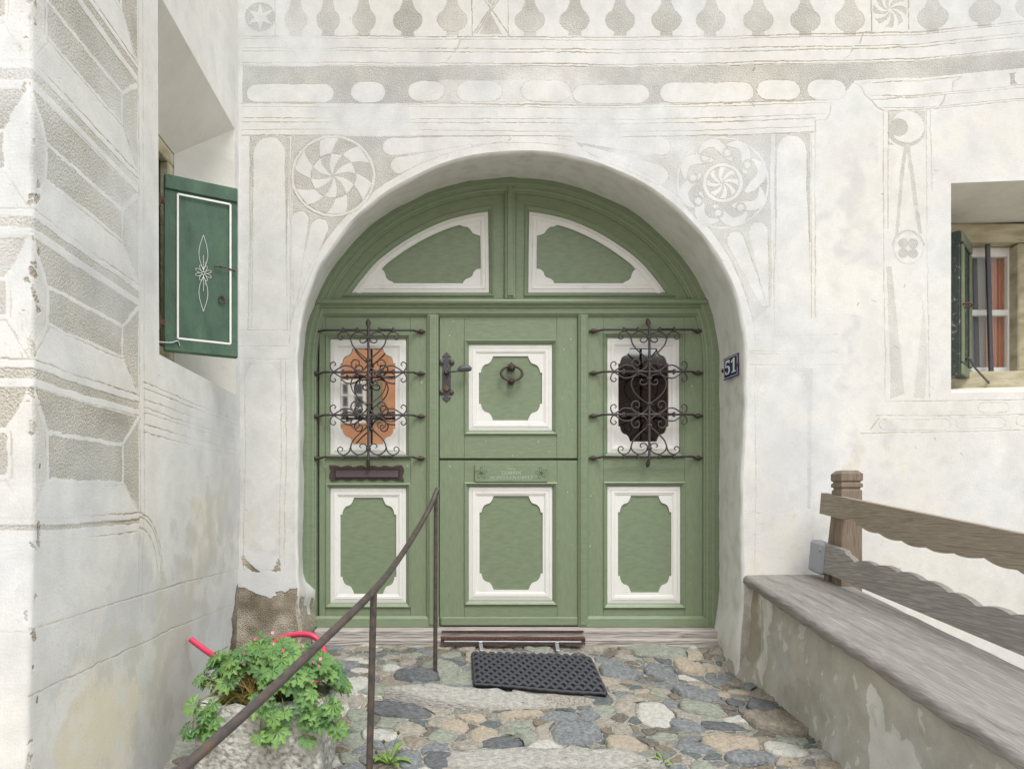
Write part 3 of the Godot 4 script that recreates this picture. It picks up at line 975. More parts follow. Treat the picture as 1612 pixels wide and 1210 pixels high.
func build_ground() -> Node3D:
	var root := Node3D.new()
	root.name = "cobbled_ground"
	add_child(root, true)
	root.set_meta("kind", "structure")
	root.set_meta("label", "sloping ground of mortared rubble stones before the door")
	var st := new_st()
	for q in [[735, 1098], [968, 1112], [940, 1030], [735, 1026]]:
		mat_area.append(gpt(q[0], q[1]))
	var nz := noise(31, 3.0, 3)
	var nq := noise(37, 1.6, 3)
	var xs := []
	var zs := []
	var x := -1.5
	while x < 2.0:
		xs.append(x)
		x += 0.04
	xs = [-40.0, -20.0, -10.0, -5.0, -3.0, -2.0] + xs + [2.0, 2.5, 3.5, 5.0, 10.0, 20.0, 40.0]
	var z := 1.6
	zs = [-40.0, -25.0, -12.0, -6.0, -3.0, -1.0, 0.0, 0.8, 1.2]
	while z < 4.3:
		zs.append(z)
		z += 0.035
	zs.append(4.6)
	# patches left as plain pale cement
	var cement := []
	for q in [[632, 1092, 150, 20], [560, 1116, 56, 22], [700, 1062, 36, 12], [585, 1076, 50, 10], [1148, 1020, 40, 34], [1186, 1072, 26, 30]]:
		var p0 := gpt(q[0], q[1])
		cement.append([p0.x, p0.y, (gpt(q[0] + q[2] * 0.5, q[1]).x - p0.x), absf(gpt(q[0], q[1] - q[3] * 0.5).y - p0.y)])
	var vtx := func(i: int, j: int) -> Vector3:
		var xx: float = xs[i]
		var zz: float = zs[j]
		return gpos(xx, zz, nz.get_noise_2d(xx, zz) * 0.012 + 0.002)
	for j in zs.size() - 1:
		for i in xs.size() - 1:
			var ps := [vtx.call(i, j + 1), vtx.call(i, j), vtx.call(i + 1, j), vtx.call(i + 1, j + 1)]
			st.set_smooth_group(1)
			for k in [0, 2, 1, 0, 3, 2]:
				var p: Vector3 = ps[k]
				# lighter lime mortar patches beside the post and along the walls
				var c := 0.0
				for b in cement:
					c = maxf(c, 1.0 - Vector2((p.x - b[0]) / b[2], (-p.z - b[1]) / b[3]).length() + nq.get_noise_2d(p.x * 6.0, p.z * 6.0) * 0.6)
				c = maxf(clampf(c * 3.0 + 0.3, 0.0, 1.0), clampf(2.4 + p.z, 0.0, 0.8))
				st.set_color(Color(0.42, 0.40, 0.37).lerp(Color(0.98, 0.96, 0.93), c))
				st.add_vertex(p)
	part("mortar_bed", st, M.mortar, root)
	# ---- stones: named ones first, then an irregular packing round them
	var named := [[628, 1121, 104, 26, 0.30, 0], [655, 1066, 74, 26, 0.28, 0], [692, 1058, 60, 30, 0.1, 2], [775, 1104, 320, 32, 0.01, 6], [850, 1200, 330, 46, 0.04, 6], [1032, 1128, 58, 46, 0.35, 5], [905, 1158, 82, 40, -0.25, 1], [762, 1160, 48, 30, 0.1, 3], [714, 1146, 46, 24, 0.1, 3], [790, 1176, 66, 26, -0.3, 0], [690, 1098, 10, 6, 0, 3], [1142, 1146, 84, 14, -0.03, 0], [1202, 1117, 48, 24, 0.15, 0], [1236, 1182, 66, 28, 0.05, 5], [1225, 1140, 100, 44, 0.3, 7], [945, 1196, 76, 28, 0.1, 1], [1082, 1146, 54, 20, 0.8, 1], [1095, 1096, 58, 18, 0.15, 1], [765, 1036, 66, 26, 0.05, 3], [1020, 1024, 66, 26, -0.1, 2], [1085, 1052, 44, 26, -0.3, 3], [700, 1140, 52, 20, 0.1, 4], [985, 1175, 64, 30, -0.1, 3], [820, 1128, 70, 16, -0.05, 3], [1180, 1196, 84, 26, 0.08, 1], [690, 1198, 48, 30, -0.3, 0], [1040, 1062, 44, 26, 0.5, 1], [1150, 1175, 90, 30, 0.05, 3], [880, 1130, 64, 20, -0.05, 1], [735, 1176, 50, 22, 0.0, 4], [600, 1160, 60, 26, 0.2, 5], [645, 1150, 50, 24, 0.4, 4], [560, 1080, 46, 30, 0.3, 5], [1105, 1120, 70, 20, 0.1, 2], [720, 1075, 60, 16, 0.2, 2], [1215, 1098, 60, 20, 0.3, 7], [1060, 1030, 40, 22, 0.4, 2], [980, 1150, 26, 26, 0.4, 4]]
	var polys := []
	var nr := noise(77, 2.2, 3)
	rng.seed = 404
	for q in named:
		var a := gpt(q[0] - q[2] * 0.5, q[1])
		var b := gpt(q[0] + q[2] * 0.5, q[1])
		var u := gpt(q[0], q[1] - q[3] * 0.5)
		var d := gpt(q[0], q[1] + q[3] * 0.5)
		var c := (a + b + u + d) * 0.25
		var rx := a.distance_to(b) * 0.5
		var ry := u.distance_to(d) * 0.40
		var p := PackedVector2Array()
		var ph := rng.randf() * 9.0
		for i in 18:
			var an := TAU * i / 18.0
			var e := Vector2(signf(cos(an)) * pow(absf(cos(an)), 0.86), signf(sin(an)) * pow(absf(sin(an)), 0.86))
			var w := 1.0 + nr.get_noise_3d(cos(an) * 0.5 + ph, sin(an) * 0.5, ph) * 0.22
			var v := Vector2(e.x * rx, -e.y * ry) * w
			p.append(c + v.rotated(-float(q[4]) * 0.6))
		polys.append([ccw(p), int(q[5]), rx < 0.4, true])
	var seeds := []
	var tries := 0
	while tries < 14000 and seeds.size() < 800:
		tries += 1
		var pz := Vector2(rng.randf_range(-1.25, 1.75), rng.randf_range(2.45, 4.17))
		var r := 0.024 + 0.062 * pow(rng.randf(), 1.9)
		if pz.y > 3.9:
			r *= 0.8
		var ok := true
		for b in cement:
			if Vector2((pz.x - b[0]) / b[2], (pz.y - b[1]) / b[3]).length() < 0.95:
				ok = false
		for s in seeds:
			var dd: Vector2 = pz - (s[0] as Vector2)
			dd.x *= 0.72
			if dd.length() < (r + s[1]) * 0.80:
				ok = false
				break
		if ok:
			for q in polys:
				if q[3] and Geometry2D.is_point_in_polygon(pz, q[0]):
					ok = false
					break
		if ok:
			seeds.append([pz, r])
	for s in seeds:
		var c: Vector2 = s[0]
		var p := PackedVector2Array([c + Vector2(-0.4, -0.3), c + Vector2(0.4, -0.3), c + Vector2(0.4, 0.3), c + Vector2(-0.4, 0.3)])
		for o in seeds:
			var oc: Vector2 = o[0]
			var dv := oc - c
			if o == s or absf(dv.x) > 0.6 or absf(dv.y) > 0.45:
				continue
			dv.x *= 0.72
			var dist := dv.length()
			var off: float = (dist * dist + s[1] * s[1] - o[1] * o[1]) / (2.0 * dist)
			var nn := dv / dist
			nn = nn.rotated(sin(c.x * 91.0 + oc.x * 91.0 + c.y * 57.0 + oc.y * 57.0) * 0.22)
			var cut := PackedVector2Array()
			for i in p.size():
				var a := p[i]
				var b := p[(i + 1) % p.size()]
				var da: float = Vector2((a.x - c.x) * 0.72, a.y - c.y).dot(nn) - off
				var db: float = Vector2((b.x - c.x) * 0.72, b.y - c.y).dot(nn) - off
				if da <= 0.0:
					cut.append(a)
				if (da < 0.0) != (db < 0.0) and absf(da - db) > 1e-7:
					cut.append(a.lerp(b, da / (da - db)))
			p = cut
			if p.size() < 3:
				break
		if p.size() < 3:
			continue
		var pieces: Array = [p]
		for q in polys:
			if not q[3]:
				break
			var nxt := []
			for e in pieces:
				var grown: Array = Geometry2D.offset_polygon(q[0], 0.004)
				if grown.is_empty():
					nxt.append(e)
				else:
					for f in Geometry2D.clip_polygons(e, grown[0]):
						if not Geometry2D.is_polygon_clockwise(f):
							nxt.append(f)
			pieces = nxt
		for e in pieces:
			for f in Geometry2D.offset_polygon(e, -rng.randf_range(0.002, 0.0055)):
				if absf(area(f)) > 0.0004:
					polys.append([f, -1, true, false])
	var list := []
	for q in polys:
		var f: PackedVector2Array = ccw(q[0])
		# smooth and roughen the outline
		var res := PackedVector2Array()
		for rep in 2:
			res = PackedVector2Array()
			var keep := 0.16 if rep == 0 else 0.25
			for i in f.size():
				var a := f[i]
				var b := f[(i + 1) % f.size()]
				if a.distance_to(b) < 0.006:
					res.append((a + b) * 0.5)
				else:
					res.append(a.lerp(b, keep))
					res.append(a.lerp(b, 1.0 - keep))
			f = res
		var c := Vector2.ZERO
		for v in f:
			c += v / f.size()
		list.append([f, c, q[1], absf(area(f))])
	list.sort_custom(func(a, b): return a[3] * (1.0 if a[1].y > 2.75 else 0.2) > b[3] * (1.0 if b[1].y > 2.75 else 0.2))
	var rest := new_st()
	var cnt := 0
	for q in list:
		var c: Vector2 = q[1]
		if c.x > 1.72 or c.x < -1.2:
			continue
		var st2 := rest if cnt >= 290 else new_st()
		if cnt >= 290:
			var hues := [Color(0.26, 0.27, 0.26), Color(0.17, 0.20, 0.21), Color(0.30, 0.25, 0.19), Color(0.34, 0.33, 0.30), Color(0.22, 0.20, 0.18)]
			rest.set_color(hues[rng.randi() % 5])
		stone(st2, q[0], c, nr)
		if cnt < 290:
			var k: int = q[2]
			if k < 0:
				var rr := rng.randf()
				k = 4 if rr < 0.22 else (2 if rr < 0.44 else (3 if rr < 0.52 else (5 if rr < 0.64 else (7 if rr < 0.76 else (1 if rr < 0.94 else (0 if rr < 0.965 else 6))))))
			part("stone", st2, M["stone%d" % k], root)
		cnt += 1
	if cnt > 290:
		part("small_stones", rest, M.stone_mixed, root).set_meta("kind", "stuff")
	# grit, gravel and twig litter in the joints
	var mm := MultiMesh.new()
	mm.transform_format = MultiMesh.TRANSFORM_3D
	mm.use_colors = true
	mm.instance_count = 2600
	var sp := SphereMesh.new()
	sp.radius = 0.5
	sp.height = 1.0
	sp.radial_segments = 6
	sp.rings = 3
	mm.mesh = sp
	for i in 2600:
		var px := rng.randf_range(-1.1, 1.65)
		var pz2 := rng.randf_range(2.6, 4.1)
		var s := rng.randf_range(0.003, 0.008)
		if rng.randf() < 0.08:
			s *= 1.9
		var b := Basis(Vector3(0, 1, 0), rng.randf() * TAU).scaled(Vector3(s * rng.randf_range(0.8, 2.0), s * 0.7, s))
		mm.set_instance_transform(i, Transform3D(b, gpos(px, pz2, 0.004)))
		var g := rng.randf_range(0.10, 0.42)
		mm.set_instance_color(i, Color(g * rng.randf_range(1.0, 1.25), g, g * rng.randf_range(0.7, 0.95)))
	var mi := MultiMeshInstance3D.new()
	mi.name = "gravel"
	mi.multimesh = mm
	mi.material_override = M.grit
	root.add_child(mi, true)
	mi.set_meta("kind", "stuff")
	return root

var mat_area := PackedVector2Array()

func stone(st: SurfaceTool, f: PackedVector2Array, c: Vector2, nr: FastNoiseLite) -> void:
	var size := sqrt(absf(area(f)))
	var hgt := clampf(size * rng.randf_range(0.10, 0.22), 0.008, 0.030)
	if Geometry2D.is_point_in_polygon(c, mat_area):
		hgt *= 0.3
	var tilt := Vector2(rng.randf_range(-0.10, 0.10), rng.randf_range(-0.08, 0.10))
	var rings := [[1.02, -0.03], [0.995, 0.30], [0.93, 0.72], [0.80, 0.93], [0.5, 1.0]]
	var pts := []
	for q in rings:
		var ring := []
		for v in f:
			var d: Vector2 = (v - c) * float(q[0])
			var p := c + d
			var hh: float = float(q[1]) * hgt + (tilt.dot(d) + nr.get_noise_3d(p.x * 5.0, p.y * 5.0, c.x * 7.0) * hgt * 0.7) * (1.0 if q[1] > 0.1 else 0.0)
			ring.append(gpos(p.x, p.y, hh))
		pts.append(ring)
	var n := f.size()
	# (x, depth) runs mirrored to the world, so the faces turn the other way
	for j in rings.size() - 1:
		for i in n:
			var k := (i + 1) % n
			quad(st, pts[j][i], pts[j][k], pts[j + 1][k], pts[j + 1][i], 1)
	var top := gpos(c.x, c.y, hgt * (1.02 + nr.get_noise_2d(c.x * 9.0, c.y * 9.0) * 0.5))
	for i in n:
		tri(st, pts[rings.size() - 1][i], pts[rings.size() - 1][(i + 1) % n], top, 1)

# ---------------------------------------------------------------- house
func puv(px: float, py: float) -> Vector2:
	return Vector2((px - 330.0) / 1500.0, (py + 140.0) / 1400.0)

func buv(u: float, v: float) -> Vector2:
	return Vector2((u + 0.75) / 2.70, (2.95 - v) / 4.35)

func arch_outer() -> Array:
	var o := []
	for i in 41:
		var y := lerpf(1100.0, 560.0, i / 40.0)
		o.append(V(465.5 + 1.2 * sin(y * 0.021) + maxf(0.0, y - 960.0) * 0.03 + 2.0 * sin(y * 0.09) * smoothstep(880.0, 930.0, y), y))
	for i in range(1, 60):
		var a := PI + PI * i / 60.0
		o.append(OC + Vector2(cos(a) * OA + sin(i * 1.3) * 0.5, sin(a) * OB + sin(i * 0.7) * 0.6))
	for i in 41:
		var y := lerpf(560.0, 1100.0, i / 40.0)
		o.append(V(1177.5 - smoothstep(600.0, 760.0, y) * 6.0 + sin(y * 0.03) * 1.0 - maxf(0.0, y - 960.0) * 0.08, y))
	return o

func arch_inner() -> Array:
	var o := []
	for i in 41:
		var y := lerpf(1100.0, 573.0, i / 40.0)
		o.append(V(479.0 + 19.0 * smoothstep(906.0, 936.0, y) + 3.0 * sin(y * 0.13) * smoothstep(900.0, 930.0, y), y))
	for i in range(1, 60):
		var a := PI + PI * i / 60.0
		o.append(V(802.5, 573.0) + Vector2(cos(a) * 323.5 + sin(i * 1.1) * 0.5, sin(a) * 287.0))
	for i in 41:
		var y := lerpf(573.0, 1100.0, i / 40.0)
		o.append(V(1126.0 - 10.0 * smoothstep(930.0, 1000.0, y), y))
	return o

func build_house() -> void:
	var house := thing("house", "white plastered village house with grey scratched plaster ornament round its arched doorway", "house", Vector3(0, 0, -FZ))
	var outer := arch_outer()
	var inner := arch_inner()
	# ---- facade left of the bend
	var st := new_st()
	var pg := PackedVector2Array([V(1450, -137), V(352, -137), V(352, 1230), V(466, 1230)])
	for q in outer:
		pg.append(q)
	pg.append_array(PackedVector2Array([V(1171, 1230), V(1450, 1230)]))
	var ix := Geometry2D.triangulate_polygon(pg)
	for i in range(0, ix.size(), 3):
		var a := pg[ix[i]]
		var b := pg[ix[i + 1]]
		var c := pg[ix[i + 2]]
		if (b - a).cross(c - a) > 0.0:      # survey points run downwards
			var t := b
			b = c
			c = t
		triuv(st, [at(a.x, a.y, FZ), at(b.x, b.y, FZ), at(c.x, c.y, FZ)], [puv(a.x, a.y), puv(b.x, b.y), puv(c.x, c.y)])
	# ---- facade right of the bend, with the small window's opening
	var dir := Vector3(cos(0.0873), 0, sin(0.0873))
	var inw := Vector3(sin(0.0873), 0, -cos(0.0873))
	var w0 := at(1450, 795, FZ)
	var wp := func(px: float, py: float, d: float) -> Vector3:
		var p: Vector3 = w0 + dir * ((px - 1450.0) / F * FZ) + inw * d
		p.y = H + (795.0 - py) / F * FZ
		return p
	for q in [[1450, -137, 1495, 1230], [1495, -137, 1790, 290], [1495, 619, 1790, 1230], [1790, -137, 1829, 1230]]:
		quaduv(st, [wp.call(q[0], q[3], 0.0), wp.call(q[2], q[3], 0.0), wp.call(q[2], q[1], 0.0), wp.call(q[0], q[1], 0.0)], [puv(q[0], q[3]), puv(q[2], q[3]), puv(q[2], q[1]), puv(q[0], q[1])])
	part("facade", st, M.facade, house)
	# plain continuation above, to the right and below
	st = new_st()
	quad(st, at(378, -137, FZ), at(1450, -137, FZ), at(1450, -900, FZ), at(378, -900, FZ))
	quad(st, wp.call(1450, -137, 0.0), wp.call(1829, -137, 0.0), wp.call(1829, -900, 0.0), wp.call(1450, -900, 0.0))
	quad(st, wp.call(1829, 1300, 0.0), wp.call(2700, 1300, 0.0), wp.call(2700, -900, 0.0), wp.call(1829, -900, 0.0))
	var bk := Vector3(0, 0, -9.5)
	for e in [[at(378, -900, FZ), wp.call(2700, -900, 0.0)]]:
		var a: Vector3 = e[0]
		var b: Vector3 = e[1]
		quad(st, Vector3(b.x, -2, b.z), Vector3(b.x, -2, bk.z), Vector3(b.x, b.y, bk.z), b)
		quad(st, Vector3(b.x, -2, bk.z), Vector3(-3.2, -2, bk.z), Vector3(-3.2, a.y, bk.z), Vector3(b.x, b.y, bk.z))
	part("upper_wall", st, M.plaster, house)
	st = new_st()
	cbox(st, Vector3(2.5, H + 6.25, -6.2), Vector3(12.5, 0.25, 7.6), 0.02)
	part("roof", st, M.roof, house)
	# ---- reveal of the arch
	st = new_st()
	var nz := noise(12, 2.0, 3)
	var rings := []
	for k in 9:
		var ring := []
		for i in outer.size():
			var a: Vector3 = at(outer[i].x, outer[i].y, FZ)
			var b: Vector3 = at(inner[i].x, inner[i].y, DZ + 0.03)
			var f := [0.0, 0.012, 0.035, 0.08, 0.25, 0.45, 0.65, 0.85, 1.0][k] as float
			var p := a.lerp(b, f)
			# ease the arris outwards
			var c := Vector3(0.41, H + 0.2, p.z)
			var away := Vector3(p.x - c.x, maxf(0.0, p.y - (H + 0.83)), 0).normalized()
			p += away * ([0.0, -0.010, -0.014, -0.014, -0.012, -0.008, -0.004, 0.0, 0.0][k] as float)
			if k > 0 and k < 8:
				p += away * nz.get_noise_3d(p.x * 2.0, p.y * 2.0, p.z * 2.0) * 0.011
			ring.append(p)
		rings.append(ring)
	var foot := new_st()
	for k in 8:
		for i in outer.size() - 1:
			quad(foot if i < 12 - (k % 3) else st, rings[k][i], rings[k + 1][i], rings[k + 1][i + 1], rings[k][i + 1], 1)
	part("arch_reveal", st, M.reveal, house)
	part("bare_jamb_foot", foot, M.bare_mortar, house)
	# broken lumps of plaster at the feet of the jambs
	st = new_st()
	for q in [[1140, 1004, 4.12, 0.06], [1160, 1028, 3.98, 0.075], [1178, 1052, 3.86, 0.08]]:
		lump(st, at(q[0], q[1], q[2]), Vector3(q[3] * 0.8, q[3] * 1.5, q[3] * 1.5), nz)
	part("plaster_foot", st, M.reveal, house)
	# ---- bay
	st = new_st()
	var nb := noise(19, 1.3, 3)
	var cols := []      # [u, x offset, z]
	for u in [-0.75, -0.5, -0.3, -0.15, -0.07, -0.03]:
		cols.append([u, BX + u, -1.89])
	for k in 5:
		var a := PI / 2 * k / 4.0
		cols.append([lerpf(-0.013, 0.013, k / 4.0), BX - 0.014 + 0.014 * sin(a), -1.89 - 0.014 + 0.014 * cos(a)])
	for u in [0.03, 0.07, 0.15, 0.3, 0.45, 0.6, 0.72, 0.84]:
		cols.append([u, BX, -1.89 - u])
	var ys := []
	var y := -1.95
	while y < 2.94:
		ys.append(y)
		y += 0.03
	ys.append(2.94)
	var bp := func(c: Array, v: float) -> Vector3:
		var x: float = c[1] - maxf(0.0, -v) * 0.03 - (v + 0.4) * 0.004
		var p := Vector3(x, H + v, c[2])
		var e := clampf(1.0 - absf(c[0]) / 0.16, 0.12, 1.0)
		var n := nb.get_noise_3d(p.x * 2.0, v * 4.0, p.z * 2.0) * 0.007 * e + (nb.get_noise_2d(v * 22.0, 3.0) + nb.get_noise_2d(v * 60.0, 8.0) * 0.5) * 0.008 * maxf(0.0, e - 0.5)
		if c[0] < 0.84 and c[0] > -0.75:
			p += Vector3(n, 0, n * (1.0 if c[0] < 0.03 else 0.0))
		return p
	for j in ys.size() - 1:
		for i in cols.size() - 1:
			st.set_smooth_group(1)
			var va: float = ys[j]
			var vb: float = ys[j + 1]
			quaduv(st, [bp.call(cols[i], va), bp.call(cols[i + 1], va), bp.call(cols[i + 1], vb), bp.call(cols[i], vb)], [buv(cols[i][0], va), buv(cols[i + 1][0], va), buv(cols[i + 1][0], vb), buv(cols[i][0], vb)])
	# round the niche: below, above and beyond it
	var sq := func(u0: float, u1: float, v0: float, v1: float) -> void:
		var n := maxi(1, int((v1 - v0) / 0.06))
		for j in n:
			var va := lerpf(v0, v1, float(j) / n)
			var vb := lerpf(v0, v1, float(j + 1) / n)
			var c0 := [u0, BX, -1.89 - u0]
			var c1 := [u1, BX, -1.89 - u1]
			st.set_smooth_group(1)
			quaduv(st, [bp.call(c0, va), bp.call(c1, va), bp.call(c1, vb), bp.call(c0, vb)], [buv(u0, va), buv(u1, va), buv(u1, vb), buv(u0, vb)])
	for k in 8:
		var u0 := lerpf(0.84, 1.84, k / 8.0)
		var u1 := lerpf(0.84, 1.84, (k + 1) / 8.0)
		sq.call(u0, u1, -1.95, 0.60)
		sq.call(u0, u1, 2.045, 2.94)
	sq.call(1.84, 1.915, -1.95, 2.94)
	part("bay_wall", st, M.bay, house)
	st = new_st()
	quad(st, Vector3(-3.2, -2, -1.89), Vector3(BX - 0.75, -2, -1.89), Vector3(BX - 0.75, H + 6, -1.89), Vector3(-3.2, H + 6, -1.89))
	quad(st, Vector3(BX - 0.75, H + 2.94, -1.89), Vector3(BX - 0.01, H + 2.94, -1.89), Vector3(BX - 0.01, H + 6, -1.89), Vector3(BX - 0.75, H + 6, -1.89))
	quad(st, Vector3(BX - 0.01, H + 2.94, -1.89), Vector3(BX - 0.01, H + 2.94, -FZ), Vector3(BX - 0.01, H + 6, -FZ), Vector3(BX - 0.01, H + 6, -1.89))
	quad(st, Vector3(-3.2, -2, -9.5), Vector3(-3.2, -2, -1.89), Vector3(-3.2, H + 6, -1.89), Vector3(-3.2, H + 6, -9.5))
	part("bay_upper_wall", st, M.plaster, house)
	# niche of the bay's window
	st = new_st()
	var f0 := [Vector3(BX, H + 0.60, -2.73), Vector3(BX, H + 0.60, -3.73), Vector3(BX, H + 2.045, -3.73), Vector3(BX, H + 2.045, -2.73)]
	var f1 := [Vector3(-1.37, H + 0.70, -2.93), Vector3(-1.37, H + 0.70, -3.47), Vector3(-1.37, H + 1.775, -3.47), Vector3(-1.37, H + 1.775, -2.93)]
	for i in 4:
		f0[i].x = BX - (f0[i].y - H + 0.4) * 0.004
	for i in 4:
		var k := (i + 1) % 4
		quad(st, f0[i], f0[k], f1[k], f1[i])
	part("window_niche", st, M.niche, house)
	# the bay's window at the back of the niche
	var bw := thing("bay_window", "small casement window deep in the splayed niche of the bay wall", "window", Vector3(-1.4, H + 0.7, -3.2))
	st = new_st()
	for q in [[0.70, 0.77, -3.47, -2.93], [1.705, 1.775, -3.47, -2.93], [0.77, 1.705, -3.00, -2.93], [0.77, 1.705, -3.47, -3.40], [0.77, 1.705, -3.22, -3.18]]:
		cbox(st, Vector3(-1.40, H + (q[0] + q[1]) * 0.5, (q[2] + q[3]) * 0.5), Vector3(0.06, q[1] - q[0], q[3] - q[2]), 0.006)
	part("frame", st, M.old_wood_beige, bw)
	st = new_st()
	quad(st, Vector3(-1.41, H + 0.77, -3.0), Vector3(-1.41, H + 0.77, -3.4), Vector3(-1.41, H + 1.705, -3.4), Vector3(-1.41, H + 1.705, -3.0))
	part("pane", st, M.dark_pane, bw)
	# ---- niche of the small window on the right
	st = new_st()
	var g0 := [wp.call(1495, 619, 0.0), wp.call(1790, 619, 0.0), wp.call(1790, 290, 0.0), wp.call(1495, 290, 0.0)]
	var g1 := [wp.call(1500, 590, 0.43), wp.call(1784, 590, 0.43), wp.call(1784, 308, 0.43), wp.call(1500, 308, 0.43)]
	for i in 4:
		var k := (i + 1) % 4
		quad(st, g0[i], g0[k], g1[k], g1[i])
	part("window_niche", st, M.niche, house)
	build_window(wp)

func lump(st: SurfaceTool, c: Vector3, s: Vector3, nz: FastNoiseLite, nu := 10, nv := 7) -> void:
	var ring := []
	for j in nv + 1:
		var row := []
		var b := PI * j / nv
		for i in nu:
			var a := TAU * i / nu
			var d := Vector3(cos(a) * sin(b), cos(b), sin(a) * sin(b))
			var p := c + d * s * (1.0 + nz.get_noise_3d((c.x + d.x) * 1.1, (c.y + d.y) * 1.1, (c.z + d.z) * 1.1) * 0.7)
			row.append(p)
		ring.append(row)
	for j in nv:
		for i in nu:
			var k := (i + 1) % nu
			if j > 0:
				tri(st, ring[j][i], ring[j][k], ring[j + 1][k], 1)
			if j < nv - 1:
				tri(st, ring[j][i], ring[j + 1][k], ring[j + 1][i], 1)

func obox(st: SurfaceTool, a: Vector3, b: Vector3, wid: float, dep: float, out: Vector3, ch := 0.004) -> void:
	# a bar from a to b, wid across, dep along «out»
	var t := (b - a).normalized()
	var o := (out - t * out.dot(t)).normalized()
	var s := t.cross(o)
	cbox(st, (a + b) * 0.5, Vector3(wid, (b - a).length(), dep), ch, Basis(s, t, o))

func build_window(wp: Callable) -> void:
	var out := Vector3(-sin(0.0873), 0, cos(0.0873))
	# depth 0.43 behind the wall; survey scale there is smaller, so points are taken at their own depth
	var dz := 0.43
	var p := func(px: float, py: float, d: float) -> Vector3:
		var q: Vector3 = wp.call(1450, 795, d)
		var dir := Vector3(cos(0.0873), 0, sin(0.0873))
		# meet the sight line with the plane at depth d
		var ray := Vector3((px - 700.0) / F, (795.0 - py) / F, -1.0)
		var n := out
		var tt := (q - Vector3(0, H, 0)).dot(n) / ray.dot(n)
		return Vector3(0, H, 0) + ray * tt
	var w := thing("casement_window", "small white casement window with orange curtain behind an iron bar", "window", p.call(1560, 600, dz))
	var st := new_st()
	obox(st, p.call(1480, 371, dz + 0.03), p.call(1780, 371, dz + 0.03), 0.112, 0.10, out, 0.006)
	part("lintel_board", st, M.old_wood_beige, w)
	st = new_st()
	obox(st, p.call(1480, 603, dz + 0.01), p.call(1780, 599, dz + 0.01), 0.112, 0.16, out, 0.012)
	part("sill", st, M.old_wood_beige, w)
	for q in [[1493, 1508], [1600, 1780]]:
		st = new_st()
		obox(st, p.call((q[0] + q[1]) * 0.5, 588, dz + 0.05), p.call((q[0] + q[1]) * 0.5, 386, dz + 0.05), (q[1] - q[0]) / F * 4.3, 0.13, out, 0.006)
		part("jamb", st, M.old_wood_beige, w)
	st = new_st()
	var d2_ := dz + 0.08
	for q in [[1508, 398, 1600, 398, 14], [1508, 584, 1600, 584, 10], [1508, 493, 1590, 493, 9]]:
		obox(st, p.call(q[0], q[1], d2_), p.call(q[2], q[3], d2_), float(q[4]) / F * 4.4, 0.035, out, 0.004)
	for q in [[1592.5, 15], [1512.0, 10]]:
		obox(st, p.call(q[0], 588, d2_ - 0.004), p.call(q[0], 390, d2_ - 0.004), float(q[1]) / F * 4.4, 0.036, out, 0.004)
	part("sash", st, M.white_paint, w)
	for q in [[405, 489], [497, 580]]:
		st = new_st()
		quad(st, p.call(1514, q[1], d2_), p.call(1587, q[1], d2_), p.call(1587, q[0], d2_), p.call(1514, q[0], d2_))
		part("pane", st, M.glass, w)
	st = new_st()
	obox(st, p.call(1561, 592, dz + 0.02), p.call(1555, 384, dz + 0.02), 0.022, 0.018, out, 0.002)
	part("iron_bar", st, M.iron_grey, w)
	# curtain in folds
	st = new_st()
	var prev := []
	for i in 40:
		var x := lerpf(1553.0, 1600.0, i / 39.0)
		var d := d2_ + 0.05 + sin(i * 1.35) * 0.014 + sin(i * 0.5) * 0.008
		var col := [p.call(x, 600, d), p.call(x, 380, d)]
		if i:
			quad(st, prev[0], col[0], col[1], prev[1], 1)
		prev = col
	part("curtain", st, M.curtain, w)
	st = new_st()
	quad(st, p.call(1500, 600, d2_ + 0.07), p.call(1552, 600, d2_ + 0.07), p.call(1552, 380, d2_ + 0.07), p.call(1500, 380, d2_ + 0.07))
	part("blind", st, M.blind, w)
	# the room behind
	st = new_st()
	var a: Vector3 = p.call(1480, 610, d2_ + 0.03)
	var b: Vector3 = p.call(1650, 380, d2_ + 0.03)
	var c := (a + b) * 0.5 - out * 0.65
	for q in [[Vector3(0, 0, -0.6), Vector3(1.2, 1.2, 0.02)], [Vector3(0, -0.6, 0), Vector3(1.2, 0.02, 1.2)], [Vector3(0, 0.6, 0), Vector3(1.2, 0.02, 1.2)], [Vector3(-0.6, 0, 0), Vector3(0.02, 1.2, 1.2)], [Vector3(0.6, 0, 0), Vector3(0.02, 1.2, 1.2)]]:
		cbox(st, c + q[0], q[1], 0.001)
	part("room_shell", st, M.room, w)
	st = new_st()
	obox(st, p.call(1538, 600, d2_ + 0.05), p.call(1534, 380, d2_ + 0.05), 0.03, 0.02, out)
	part("inner_casement_stile", st, M.iron_grey, w)
	# its shutter, ajar
	var s := thing("window_shutter", "dark green flaking shutter standing ajar before the white casement window", "shutter", at(1508, 590, 3.97))
	var lo := at(1512, 589, 3.97)
	var hi := at(1512, 362, 3.97)
	var far := at(1528, 585, 4.2)
	var dirn := Vector3(far.x - lo.x, 0, far.z - lo.z)
	var len_ := dirn.length()
	dirn = dirn.normalized()
	var nrm := Vector3(-dirn.z, 0, dirn.x)      # towards the window bar
	if nrm.x < 0:
		nrm = -nrm
	st = new_st()
	var hh := hi.y - lo.y
	var mid := (lo + hi) * 0.5 + dirn * len_ * 0.5
	cbox(st, mid - nrm * 0.022, Vector3(len_, hh, 0.042), 0.003, Basis(dirn, Vector3.UP, dirn.cross(Vector3.UP)))
	part("board", st, M.shutter_old, s)
	st = new_st()
